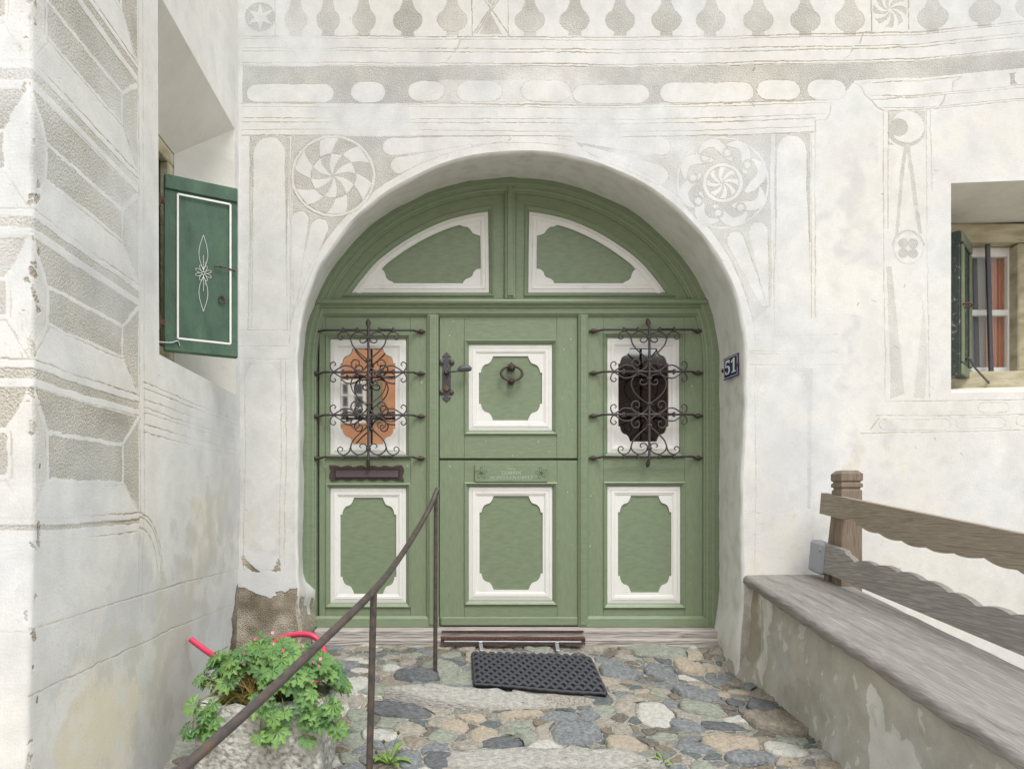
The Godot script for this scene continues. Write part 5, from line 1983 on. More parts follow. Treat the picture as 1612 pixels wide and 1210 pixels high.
	for x in [757.5, 851.5]:
		var fc := Vector3(d2(x, 0).x, d2(0, 744.5).y, zd(0.0136))
		for i in 5:
			var a := TAU * i / 5.0 + PI / 2 + (0.0 if x < 800 else 0.2)
			var dv := Vector3(cos(a), sin(a), 0)
			var sv := Vector3(-sin(a), cos(a), 0)
			var l := []
			for k in 9:
				var t := k / 8.0
				l.append(fc + dv * 0.036 * sin(t * PI) + sv * 0.008 * sin(t * TAU))
			tube(st, l, 0.0011, 4)
		lump(st, fc, Vector3(0.004, 0.004, 0.001), noise(3, 0.1, 1), 8, 5)
	part("incised_flower", st, M.green_dark, lo_l)

func letters(text: String, c: Vector3, b: Basis, cap: float, font_name: String, m: Material, parent: Node, bold := true) -> MeshInstance3D:
	var f := SystemFont.new()
	f.font_names = PackedStringArray([font_name])
	f.font_weight = 700 if bold else 400
	var tm := TextMesh.new()
	tm.text = text
	tm.font = f
	tm.font_size = 64
	tm.pixel_size = cap / (64.0 * 0.72)
	tm.depth = 0.0008
	tm.curve_step = 1.0
	var mi := MeshInstance3D.new()
	mi.name = "lettering"
	mi.mesh = tm
	mi.material_override = m
	parent.add_child(mi, true)
	var off := Vector3.ZERO
	if not (parent is MeshInstance3D):
		off = -(parent as Node3D).position
	mi.transform = Transform3D(b, c + off)
	return mi

func build_threshold() -> void:
	var t := thing("door_threshold", "weathered grey timber threshold with two rusty iron strips below the door", "threshold", at(805, 1010, 4.15))
	var st := new_st()
	var a := at(498, 985, DZ)
	var b := at(1128, 985, DZ)
	cbox(st, Vector3((a.x + b.x) * 0.5, a.y - 0.055, -4.19), Vector3(b.x - a.x, 0.10, 0.15), 0.010)
	part("beam", st, M.wood_pale, t)
	st = new_st()
	cbox(st, Vector3((a.x + b.x) * 0.5, a.y - 0.098, -4.12), Vector3(b.x - a.x + 0.01, 0.085, 0.06), 0.008)
	part("lower_board", st, M.wood_pale, t)
	st = new_st()
	cbox(st, (at(695, 993.5, 4.11) + at(919, 993.5, 4.11)) * 0.5 + Vector3(0, 0, 0.002), Vector3(0.85, 0.011, 0.006), 0.001)
	part("iron_strip", st, M.rust, t)
	st = new_st()
	var z := 4.05
	obox(st, at(693.5, 1004.5, z), at(921, 1005.0, z), 0.020, 0.03, Vector3.BACK, 0.003)
	obox(st, at(693.5, 1012.5, z), at(921, 1013.0, z), 0.007, 0.03, Vector3.BACK, 0.002)
	for x in [697.0, 917.5]:
		obox(st, at(x - 3.2, 1009, z + 0.002), at(x + 3.2, 1009, z + 0.002), 0.03, 0.026, Vector3.BACK, 0.002)
	part("scraper_rail", st, M.rust, t)
	st = new_st()
	tube(st, [at(699, 1009.5, z - 0.01), at(915, 1010, z - 0.01)], 0.004, 7)
	part("scraper_rod", st, M.zinc, t)

func build_mat() -> void:
	var corners := [gpt(748, 1087), gpt(954, 1100), gpt(928, 1042), gpt(744, 1036)]
	var m := thing("doormat", "black woven rubber doormat lying askew below the door", "doormat", gpos(0.45, 3.65))
	var P := func(u: float, v: float, h: float) -> Vector3:
		# u to the right, v away from the viewer
		var p: Vector2 = (corners[0] as Vector2).lerp(corners[1], u).lerp((corners[3] as Vector2).lerp(corners[2], u), v)
		var sag := 0.010 + sin(u * 5.0 + 1.0) * 0.005 * (1.0 - v) + 0.004 * (1.0 - v)
		return gpos(p.x, p.y, h + sag + 0.012)
	var st := new_st()
	var nu := 24
	var nv := 12
	for j in nv:
		for i in nu:
			quad(st, P.call(float(i) / nu, float(j) / nv, 0.006), P.call(float(i + 1) / nu, float(j) / nv, 0.006), P.call(float(i + 1) / nu, float(j + 1) / nv, 0.006), P.call(float(i) / nu, float(j + 1) / nv, 0.006), 1)
	for i in nu:
		var u0 := float(i) / nu
		var u1 := float(i + 1) / nu
		quad(st, P.call(u0, 0.0, -0.014), P.call(u1, 0.0, -0.014), P.call(u1, 0.0, 0.006), P.call(u0, 0.0, 0.006))
		quad(st, P.call(u1, 1.0, -0.014), P.call(u0, 1.0, -0.014), P.call(u0, 1.0, 0.006), P.call(u1, 1.0, 0.006))
	for j in nv:
		var v0 := float(j) / nv
		var v1 := float(j + 1) / nv
		quad(st, P.call(1.0, v0, -0.014), P.call(1.0, v1, -0.014), P.call(1.0, v1, 0.006), P.call(1.0, v0, 0.006))
		quad(st, P.call(0.0, v1, -0.014), P.call(0.0, v0, -0.014), P.call(0.0, v0, 0.006), P.call(0.0, v1, 0.006))
	part("base", st, M.rubber_dark, m)
	# woven loops: arched ribs in staggered rows
	st = new_st()
	var rows := 11
	var cols := 14
	rng.seed = 9
	for r in rows:
		for c in cols:
			var u := (c + (0.5 if r % 2 else 0.0) + 0.35) / (cols + 0.25)
			var v := (r + 0.5) / rows
			if u > 0.985:
				continue
			var l := []
			for k in 7:
				var t := k / 6.0
				l.append(P.call(clampf(u + (t - 0.5) * 0.076, 0.0, 1.0), clampf(v + 0.040 * sin(t * PI) - 0.030, 0.0, 1.0), 0.005 + 0.007 * sin(t * PI)))
			tube(st, l, [0.006, 0.010, 0.0125, 0.0135, 0.0125, 0.010, 0.006], 7, true, 1.0)
	for e in [[0.0, 0.0, 1.0, 0.0], [1.0, 0.0, 1.0, 1.0], [1.0, 1.0, 0.0, 1.0], [0.0, 1.0, 0.0, 0.0]]:
		var l := []
		for k in 25:
			l.append(P.call(lerpf(e[0], e[2], k / 24.0), lerpf(e[1], e[3], k / 24.0), 0.0 + 0.003 * (k % 2)))
		tube(st, l, 0.009, 6)
	part("woven_loops", st, M.rubber, m)
	for x in [756.5, 876.5]:
		st = new_st()
		var a := at(x, 1012, 4.03)
		var b := at(x + 2.0, 1024, 3.93)
		obox(st, a, b, 0.022, 0.003, Vector3(0, 0.8, 0.6), 0.001)
		tube(st, [a + Vector3(-0.009, 0.006, 0.004), a + Vector3(0.009, 0.006, 0.004)], 0.005, 6)
		part("clip", st, M.zinc, m)

func build_handrail() -> void:
	var A := at(688, 773, 3.60)
	var h := thing("handrail", "bent rusty steel tube handrail on two slim posts beside the planter", "handrail", gpos(A.x, 3.6))
	var st := new_st()
	var pts := [at(689, 770, 3.60), at(676, 800, 3.50), at(655, 837, 3.32), at(628, 879, 3.02), at(588, 930, 2.52), at(500, 1016, 2.10), at(400, 1110, 1.78), at(290, 1207, 1.52), at(200, 1288, 1.36), at(100, 1375, 1.22)]
	tube(st, bow(pts, 6), 0.0135, 12, true)
	part("rail", st, M.steel, h)
	st = new_st()
	tube(st, [at(686, 776, 3.60) , gpos(A.x - 0.01, 3.60, -0.02)], 0.0110, 10)
	part("post", st, M.steel, h)
	st = new_st()
	var T := at(588, 933, 2.50)
	tube(st, [T, gpos(T.x - 0.022, 2.50, -0.02)], 0.0125, 10)
	part("post", st, M.steel, h)
	st = new_st()
	T = at(200, 1292, 1.36)
	tube(st, [T, gpos(T.x, 1.36, -0.02)], 0.0165, 10)
	part("post", st, M.steel, h)

func scallop(u: float, s: float) -> float:
	# a carved edge: five hanging lobes under a long swell
	var t := fposmod(u, s) / s
	return 0.18 + 0.52 * pow(sin(t * PI), 0.8) + 0.30 * pow(absf(sin(t * PI * 5.0)), 0.6)

func build_bench() -> void:
	var b := thing("bench", "weathered plank bench with carved back rails on a stained plaster base right of the door", "bench", gpos(1.75, 3.0))
	# the bench turns a little inwards and follows the slope of the street
	var o := at(1171, 905, FZ)
	var f := Vector3(-0.06, -0.14, 1.0).normalized()      # towards the street
	var side := Vector3(1.0, 0.0, 0.06).normalized()
	var up := f.cross(side).normalized()
	if up.y < 0:
		up = -up
	var P := func(s: float, d: float, h: float) -> Vector3: return o + f * s + side * d + up * h
	var bas := Basis(side, up, side.cross(up))
	var st := new_st()
	# seat of thick boards with a worn front edge, finely cut so that the edge can waver
	var ns := noise(44, 3.0, 3)
	var prof := [[0.012, -0.058], [0.0, -0.040], [-0.002, -0.018], [0.008, -0.004], [0.025, 0.0], [0.15, 0.001], [0.30, 0.0], [0.46, 0.0], [0.465, -0.05], [0.04, -0.058]]
	var L := 2.9
	var prev := []
	for i in 73:
		var s := -0.06 + L * i / 72.0
		var ring := []
		for k in prof.size():
			var w := ns.get_noise_2d(s * 2.0, k * 3.0) * (0.010 if k < 5 else 0.002)
			ring.append(P.call(s, prof[k][0] + w, prof[k][1] + w * 0.5 + ns.get_noise_2d(s * 0.7, 9.0) * 0.006))
		if i:
			for k in prof.size():
				var l := (k + 1) % prof.size()
				quad(st, prev[k], ring[k], ring[l], prev[l], k + 1 if k > 3 else 2)
		prev = ring
	part("seat", st, M.bench_seat, b)
	# plaster base, flaring out towards the ground
	st = new_st()
	var nb := noise(45, 1.2, 4)
	var rows := 12
	var grid := []
	for i in 60:
		var s := -0.12 + 2.9 * i / 59.0
		var col := []
		var top: Vector3 = P.call(s, 0.045, -0.05)
		var x := top.x
		var gz := -top.z
		var gy := H + grd(x - 0.03, gz) - 0.05
		for k in rows + 1:
			var t := float(k) / rows
			var y := lerpf(top.y, gy, t)
			var bulge := -0.045 * t * t + nb.get_noise_2d(s * 1.6, y * 1.6) * 0.028 + 0.02 * (1.0 - t) - maxf(0.0, 0.22 - s) * 0.18 * t
			col.append(Vector3(x + bulge, y, top.z))
		grid.append(col)
	for i in 59:
		for k in rows:
			var u0 := i * 2.9 / 59.0 + 0.03
			var u1 := u0 + 2.9 / 59.0
			var h0: float = grid[i][0].y
			st.set_smooth_group(1)
			var vv := func(p: Vector3) -> float: return clampf(1.0 - (0.72 - (h0 - p.y)) / 0.80, 0.01, 0.99)
			quaduv(st, [grid[i][k + 1], grid[i + 1][k + 1], grid[i + 1][k], grid[i][k]], [V(u0 / 2.95, vv.call(grid[i][k + 1])), V(u1 / 2.95, vv.call(grid[i + 1][k + 1])), V(u1 / 2.95, vv.call(grid[i + 1][k])), V(u0 / 2.95, vv.call(grid[i][k]))])
	part("plaster_base", st, M.bench_base, b)
	st = new_st()
	# the far side of the base
	for i in 59:
		var a: Vector3 = grid[i][rows] + side * 0.40
		var c: Vector3 = grid[i + 1][rows] + side * 0.40
		var a2: Vector3 = grid[i][0] + side * 0.38
		var c2: Vector3 = grid[i + 1][0] + side * 0.38
		quad(st, c, a, a2, c2)
		quad(st, grid[i][0], grid[i + 1][0], c2, a2)
	part("base_back", st, M.plaster, b)
	# posts
	for s in [0.20, 2.3]:
		st = new_st()
		var c: Vector3 = P.call(s, 0.452, 0.0)
		var top_y := 0.595
		var hw := 0.053
		var hd := 0.045
		var pr := [[-0.30, 1.0], [top_y - 0.105, 1.0], [top_y - 0.098, 0.88], [top_y - 0.090, 0.88], [top_y - 0.086, 1.05], [top_y - 0.070, 1.05], [top_y - 0.064, 0.90], [top_y - 0.058, 0.90], [top_y - 0.052, 1.06], [top_y - 0.018, 1.06], [top_y, 0.72]]
		var last := []
		for q in pr:
			var ring := []
			for e in [[-1, 1], [1, 1], [1, -1], [-1, -1]]:
				for z in 1:
					var kx := hw * float(q[1])
					var kz := hd * float(q[1])
					ring.append(c + Vector3(e[0] * kx, q[0], e[1] * kz))
			if last.size():
				for i in 4:
					var j := (i + 1) % 4
					quad(st, last[i], last[j], ring[j], ring[i])
			last = ring
		quad(st, last[0], last[1], last[2], last[3])
		part("post", st, M.bench_post, b)
	# rails
	var n := 150
	var up_pts := PackedVector2Array([V(0.0, 0.0), V(2.62, 0.0)])
	var lw := PackedVector2Array()
	for i in n + 1:
		var s := 2.62 * (1.0 - float(i) / n)
		var cut := 0.0
		if s > 0.24:
			cut = scallop(s - 0.33, 0.74)
		up_pts.append(V(s, -(0.112 + (0.044 * cut - 0.004 if s > 0.30 else -0.018 * smoothstep(0.20, 0.26, s) * (1.0 - smoothstep(0.28, 0.30, s))))))
	st = new_st()
	var ro: Vector3 = P.call(0.03, 0.372, 0.462)
	var rf := Vector3(0.05, -0.14, 1.0).normalized()
	var rup := Vector3(0, 1, 0)
	rup = (rup - rf * rup.dot(rf)).normalized()
	var rs := rf.cross(rup)
	if rs.x < 0:
		rs = -rs
	extrude(st, up_pts, ro, rf, rup, rs, 0.0, 0.030)
	part("back_rail", st, M.bench_wood, b)
	lw.append(V(2.62, -0.152))
	lw.append(V(0.0, -0.152))
	for i in n + 1:
		var s := 2.62 * float(i) / n
		var cut := 0.0
		if s > 0.27:
			cut = 1.0 - scallop(s - 0.35, 0.74)
		lw.append(V(s, -0.052 * cut))
	st = new_st()
	var lo: Vector3 = P.call(0.03, 0.352, 0.205)
	rf = Vector3(0.05, -0.155, 1.0).normalized()
	rup = (Vector3.UP - rf * rf.y).normalized()
	rs = rf.cross(rup)
	if rs.x < 0:
		rs = -rs
	extrude(st, lw, lo, rf, rup, rs, 0.0, 0.030)
	part("back_rail", st, M.bench_grey, b)
	# plastic end cap that holds the lower rail
	st = new_st()
	var bb := Basis(rs, rup, rs.cross(rup))
	cbox(st, lo + rf * 0.045 - rup * 0.085 + rs * 0.016, Vector3(0.062, 0.172, 0.125), 0.012, bb)
	lathe(st, lo + rf * 0.085 - rup * 0.035 - rs * 0.012, lo + rf * 0.085 - rup * 0.035 - rs * 0.021, [[0.0, 0.012], [0.7, 0.011], [1.0, 0.006]], 10)
	part("end_bracket", st, M.plastic_grey, b)
	# stub that carries the rail behind the bracket
	st = new_st()
	obox(st, lo + rf * 0.10 - rup * 0.23 + rs * 0.05, lo + rf * 0.10 + rup * 0.24 + rs * 0.06, 0.06, 0.04, Vector3.BACK, 0.004)
	part("stub_post", st, M.bench_post, b)

func build_number() -> void:
	var inn := Vector3(1, 0, 0)
	var x := 1.652
	var c := Vector3(x, H + 0.797, -3.955)
	var s := thing("house_number_sign", "blue enamel house number plate reading 51 on the right of the arch", "sign", c)
	var b := Basis(Vector3(0, 0, 1), Vector3(0, 1, 0), Vector3(-1, 0, 0))
	b = b.rotated(Vector3.UP, 0.06)
	var st := new_st()
	cbox(st, c, Vector3(0.175, 0.128, 0.006), 0.002, b)
	part("plate", st, M.enamel, s)
	st = new_st()
	var q := [V(-0.079, -0.0555), V(0.079, -0.0555), V(0.079, 0.0555), V(-0.079, 0.0555)]
	for i in 4:
		var a: Vector2 = q[i]
		var d: Vector2 = q[(i + 1) % 4]
		obox(st, c + b * Vector3(a.x, a.y, 0.0033), c + b * Vector3(d.x, d.y, 0.0033), 0.003, 0.0012, b.z, 0.0003)
	part("border_line", st, M.white_gloss, s)
	letters("51", c + b * Vector3(0, 0.002, 0.0035), b.scaled(Vector3.ONE) * Basis.from_scale(Vector3(1.12, 1, 1)), 0.082, "Droid Serif", M.white_gloss, s)
	for e in [-0.094, 0.090]:
		st = new_st()
		lump(st, c + b * Vector3(e, -0.004, 0.004), Vector3(0.006, 0.012, 0.012), noise(3, 0.1, 1), 8, 6)
		part("bolt", st, M.rust, s)

# ---------------------------------------------------------------- planter, plants, hose
func build_planter() -> void:
	var z0 := 2.60
	var p := thing("stone_planter", "rough granite trough planter below the handrail", "planter", gpos(-0.72, z0))
	var a := at(303, 1113, z0)
	var d := at(504, 1113, z0)
	var nz := noise(61, 2.4, 4)
	var st := new_st()
	var w := d.x - a.x
	var ybase := H + grd(-0.7, z0) - 0.12
	var n := 26
	var m := 16
	var top: float = a.y
	var dep := 0.36
	# front, sides, rim as rough sheets
	var face := func(o: Vector3, ux: Vector3, uy: Vector3, nn: Vector3, cu: int, cv: int) -> void:
		for j in cv:
			for i in cu:
				var q := []
				for e in [[0, 0], [1, 0], [1, 1], [0, 1]]:
					var u := float(i + e[0]) / cu
					var v := float(j + e[1]) / cv
					var pp := o + ux * u + uy * v
					q.append(pp + nn * 0.0 + Vector3(nz.get_noise_3d(pp.x * 3.0, pp.y * 3.0, pp.z * 3.0), nz.get_noise_3d(pp.x * 3.0 + 40.0, pp.y * 3.0, pp.z * 3.0), nz.get_noise_3d(pp.x * 3.0 + 80.0, pp.y * 3.0, pp.z * 3.0)) * 0.022)
				quad(st, q[0], q[1], q[2], q[3], 1)
	var hgt := top - ybase
	face.call(Vector3(a.x, ybase, -z0), Vector3(w, 0, 0), Vector3(0, hgt, 0), Vector3.BACK, n, m)
	face.call(Vector3(a.x + w, ybase, -z0), Vector3(0, 0, -dep), Vector3(0, hgt, 0), Vector3.RIGHT, 12, m)
	face.call(Vector3(a.x, ybase, -z0 - dep), Vector3(0, 0, dep), Vector3(0, hgt, 0), Vector3.LEFT, 12, m)
	face.call(Vector3(a.x + w, ybase, -z0 - dep), Vector3(-w, 0, 0), Vector3(0, hgt, 0), Vector3.FORWARD, n, m)
	var r := 0.055
	for q in [[0.0, 0.0, w, r], [0.0, dep - r, w, r], [0.0, r, r, dep - 2 * r], [w - r, r, r, dep - 2 * r]]:
		face.call(Vector3(a.x + q[0], top, -z0 - q[1]), Vector3(q[2], 0, 0), Vector3(0, 0, -q[3]), Vector3.UP, 10, 6)
	part("trough", st, M.granite, p)
	st = new_st()
	face.call(Vector3(a.x + r * 0.6, top - 0.03, -z0 - r * 0.6), Vector3(w - r * 1.2, 0, 0), Vector3(0, 0, -dep + r * 1.2), Vector3.UP, 16, 12)
	part("soil", st, M.soil, p)
	# the plant
	var c := at(432, 1085, z0 + 0.16)
	var pl := thing("cranesbill_plant", "bushy green cranesbill with lobed leaves and small pink flowers in the granite trough", "plant", Vector3(c.x, top, c.z))
	var leaf := []
	for v in 4:
		leaf.append(leaf_mesh(100 + v))
	rng.seed = 21
	var stems := new_st()
	var root := Vector3(c.x, top - 0.01, c.z)
	var placed := 0
	for i in 420:
		# leaves sit on an uneven dome that spills over the rim, fuller on the right
		var a2 := rng.randf() * TAU
		var rr := sqrt(rng.randf())
		var ex := cos(a2) * rr
		var ez := sin(a2) * rr
		var x := c.x + ex * 0.300 + 0.004
		var zz := c.z + 0.02 + ez * 0.215
		var top_h := (0.255 - 0.02 * ex) * sqrt(maxf(0.0, 1.0 - rr * rr * 0.90)) - 0.045
		# a thin spot with old stalks at the front left of the middle
		var gap := Vector2((ex + 0.25) / 0.20, (ez - 0.62) / 0.30).length()
		if placed >= 296:
			break
		if gap < 1.0 and rng.randf() < 0.9:
			continue
		if rr > 0.75 and ez > 0.1:
			if ex > -0.62 and ex < -0.12:
				continue
			top_h = -rng.randf_range(-0.06, 0.075) * (1.0 if ex > 0.0 else 0.7)
			zz = maxf(zz, -z0 - 0.03 + 0.05)
		var y := top + top_h + rng.randf_range(-0.07, 0.025)
		var pos := Vector3(x, y, zz)
		var nrm := Vector3(ex * 0.75, 0.75, ez * 0.8 + 0.40).normalized()
		nrm = (nrm + Vector3(rng.randf_range(-0.4, 0.4), rng.randf_range(-0.25, 0.3), rng.randf_range(-0.3, 0.4))).normalized()
		var fw := Vector3(ex + rng.randf_range(-0.5, 0.5), -0.35, ez + rng.randf_range(-0.3, 0.5))
		fw = (fw - nrm * fw.dot(nrm)).normalized()
		var sc := rng.randf_range(0.038, 0.064)
		var mi := MeshInstance3D.new()
		mi.name = "leaf"
		mi.mesh = leaf[i % 4]
		mi.material_override = [M.leaf, M.leaf2, M.leaf3][rng.randi() % 3]
		pl.add_child(mi, true)
		mi.transform = Transform3D(Basis(fw.cross(nrm), nrm, -fw).scaled(Vector3.ONE * sc), pos - pl.position)
		placed += 1
		var base := root + Vector3(ex * 0.11, 0, ez * 0.08)
		tube(stems, bow([base, base.lerp(pos, 0.5) + Vector3(0, 0.05, 0), pos], 3), 0.0012, 4, false)
	part("stem", stems, M.stem, pl).set_meta("kind", "stuff")
	stems = new_st()
	for i in 60:
		var a2 := rng.randf() * TAU
		var rr := sqrt(rng.randf())
		var base := root + Vector3(-0.06 + cos(a2) * rr * 0.08, 0, 0.05 + sin(a2) * rr * 0.06)
		var tip := base + Vector3(rng.randf_range(-0.15, 0.13), rng.randf_range(0.02, 0.17), rng.randf_range(-0.02, 0.07))
		tube(stems, bow([base, base.lerp(tip, 0.5) + Vector3(0, 0.025, 0), tip], 3), 0.0011, 4, false)
	part("dry_stalk", stems, M.straw, pl).set_meta("kind", "stuff")
	var fl := flower_mesh()
	for i in 24:
		var x := c.x + rng.randf_range(-0.09, 0.2)
		var zz := c.z + rng.randf_range(0.0, 0.16)
		var e := Vector2((x - c.x) / 0.30, (zz - c.z) / 0.215).length()
		var y := top + 0.235 * sqrt(maxf(0.05, 1.0 - e * e)) + rng.randf_range(-0.02, 0.03)
		var mi := MeshInstance3D.new()
		mi.name = "flower"
		mi.mesh = fl
		mi.material_override = M.pink if i % 3 else M.pale_pink
		pl.add_child(mi, true)
		mi.transform = Transform3D(Basis.from_euler(Vector3(rng.randf_range(0.2, 1.2), rng.randf() * TAU, 0)).scaled(Vector3.ONE * rng.randf_range(0.006, 0.009)), Vector3(x, y, zz) - pl.position)
	# the pink-red hose behind it
	var h := thing("hose", "pink red plastic hose loop behind the cranesbill plant", "hose", at(420, 1050, 3.0))
	var st2 := new_st()
	tube(st2, bow([at(300, 1006, 3.05), at(324, 1024, 3.02), at(346, 1038, 2.98), at(368, 1056, 2.96), at(392, 1062, 2.98), at(420, 1022, 3.02), at(446, 1003, 3.04), at(476, 998, 3.04), at(496, 1003, 3.03), at(508, 1020, 3.02), at(510, 1040, 3.0), at(498, 1066, 2.98), at(470, 1085, 2.98)], 8), 0.0135, 12)
	part("tube", st2, M.hose, h)

func leaf_mesh(seed_: int) -> ArrayMesh:
	# a palmate leaf: five to seven lobes, each toothed, slightly folded along its vein
	var r := RandomNumberGenerator.new()
	r.seed = seed_
	var st := new_st()
	var lobes := 7
	for k in lobes:
		var ang := (k - 3) * 0.72 + r.randf_range(-0.06, 0.06)
		var len_ := (1.0 - 0.09 * absf(k - 3.0)) * r.randf_range(0.9, 1.1)
		var dirv := Vector3(sin(ang), 0, -cos(ang))
		var sd := Vector3(cos(ang), 0, sin(ang))
		var droop := r.randf_range(0.10, 0.28)
		var pt := func(t: float, w: float) -> Vector3:
			return dirv * t * len_ + sd * w * len_ + Vector3(0, 0.09 * absf(w) * 4.0 - droop * t * t, 0)
		var left := [[0.0, 0.0], [0.30, 0.07], [0.50, 0.17], [0.62, 0.31], [0.66, 0.18], [0.76, 0.11], [0.85, 0.20], [0.88, 0.09], [1.0, 0.0]]
		var spine := [[0.0], [0.3], [0.5], [0.58], [0.66], [0.76], [0.82], [0.88], [1.0]]
		for s in [1.0, -1.0]:
			for i in left.size() - 1:
				var a = pt.call(spine[i][0], 0.0)
				var b = pt.call(left[i][0], left[i][1] * s)
				var c = pt.call(left[i + 1][0], left[i + 1][1] * s)
				var d = pt.call(spine[i + 1][0], 0.0)
				if s > 0:
					quad(st, a, b, c, d)
				else:
					quad(st, a, d, c, b)
	st.generate_normals()
	return st.commit()

func flower_mesh() -> ArrayMesh:
	var st := new_st()
	for k in 5:
		var a := TAU * k / 5.0
		var d := Vector3(cos(a), 0, sin(a))
		var s := Vector3(-sin(a), 0, cos(a))
		quad(st, Vector3.ZERO, d * 0.7 - s * 0.45 + Vector3(0, 0.3, 0), d * 1.1 + Vector3(0, 0.4, 0), d * 0.7 + s * 0.45 + Vector3(0, 0.3, 0))
	st.generate_normals()
	return st.commit()

func weed(called: String, label: String, px: float, py: float, n: int, len_: float, flower: bool) -> void:
	var g := gpt(px, py) if py < 1209 else Vector2((px - 700.0) / F * 2.66, 2.66)
	var o := gpos(g.x, g.y, 0.0)
	var w := thing(called, label, "plant", o)
	rng.seed = int(px)
	for i in n:
		var a := TAU * i / n + rng.randf_range(-0.4, 0.4)
		var d := Vector3(cos(a), 0, sin(a))
		var sd := Vector3(-sin(a), 0, cos(a))
		var l := len_ * rng.randf_range(0.65, 1.15)
		var rise := rng.randf_range(0.55, 1.25)
		var st := new_st()
		var prev := []
		var m := 10
		for k in m + 1:
			var t := float(k) / m
			# toothed blade, broadest near the tip
			var wid := l * (0.045 + 0.13 * sin(t * PI * 0.85) * t) * (1.0 if k % 2 == 0 else 0.55) * (1.0 - pow(t, 6.0))
			var c := o + d * l * t * 0.75 + Vector3(0, l * (rise * t - 0.65 * t * t), 0)
			var row := [c - sd * wid + Vector3(0, wid * 0.5, 0), c, c + sd * wid + Vector3(0, wid * 0.5, 0)]
			if k:
				quad(st, prev[0], row[0], row[1], prev[1])
				quad(st, prev[1], row[1], row[2], prev[2])
			prev = row
		part("leaf", st, [M.weed, M.weed2][i % 2], w)
	if flower:
		for q in [[-0.02, 0.10, 0.02], [0.04, 0.13, 0.0], [-0.05, 0.06, 0.03]]:
			var st := new_st()
			var t := o + Vector3(q[0], q[1], q[2])
			tube(st, bow([o, o.lerp(t, 0.5) + Vector3(0, 0.02, 0), t], 3), 0.0016, 5)
			part("stem", st, M.weed, w)
			st = new_st()
			lathe(st, t, t + Vector3(0, 0.016, 0), [[0.0, 0.002], [0.3, 0.0065], [0.7, 0.006], [1.0, 0.003]], 7)
			part("bud", st, M.bud, w)

# ---------------------------------------------------------------- across the street (seen in the panes)
func build_street() -> void:
	var h := thing("orange_house", "orange plastered house across the street, mirrored in the left door pane", "house", Vector3(-3.2, H - 1.7, 8.9))
	var st := new_st()
	cbox(st, Vector3(-3.2, H + 0.9, 10.9), Vector3(8.5, 8.0, 4.0), 0.02)
	part("wall", st, M.orange, h)
	st = new_st()
	cbox(st, Vector3(-3.65, H + 5.05, 10.8), Vector3(9.2, 0.3, 4.9), 0.02)
	part("roof", st, M.roof, h)
	for q in [[-2.42, 2.62], [-4.6, 1.9], [-6.6, 1.9], [-4.6, -0.3], [-0.2, -0.4]]:
		st = new_st()
		for e in [[0.0, 0.50, 0.86, 0.10], [0.0, -0.50, 0.86, 0.10], [-0.39, 0.0, 0.08, 0.96], [0.39, 0.0, 0.08, 0.96], [0.0, 0.0, 0.05, 0.96], [0.0, 0.16, 0.72, 0.04], [0.0, -0.16, 0.72, 0.04]]:
			cbox(st, Vector3(q[0] + e[0], H + q[1] + e[1], 8.86), Vector3(e[2], e[3], 0.1), 0.005)
		var f := part("window", st, M.white_paint, h)
		st = new_st()
		cbox(st, Vector3(q[0], H + q[1], 8.89), Vector3(0.74, 0.94, 0.03), 0.002)
		part("pane", st, M.dark_pane, f)
		st = new_st()
		for e in [[-0.24, 0.14], [0.05, 0.16]]:
			cbox(st, Vector3(q[0] + e[0], H + q[1], 8.87), Vector3(e[1], 0.9, 0.01), 0.002)
		part("drape", st, M.white_paint, f)
		st = new_st()
		cbox(st, Vector3(q[0] + 0.64, H + q[1], 8.86), Vector3(0.36, 1.06, 0.05), 0.005)
		part("shutter", st, M.shutter_sage, f)
	var b := thing("timber_barn", "dark brown timber barn across the street beside the orange house", "barn", Vector3(4.6, H - 1.7, 9.1))
	st = new_st()
	cbox(st, Vector3(5.0, H + 0.8, 10.9), Vector3(7.6, 5.2, 3.6), 0.02)
	part("wall", st, M.barn, b)
	st = new_st()
	cbox(st, Vector3(5.0, H + 3.6, 10.9), Vector3(8.2, 0.3, 4.6), 0.02)
	part("roof", st, M.roof, b)

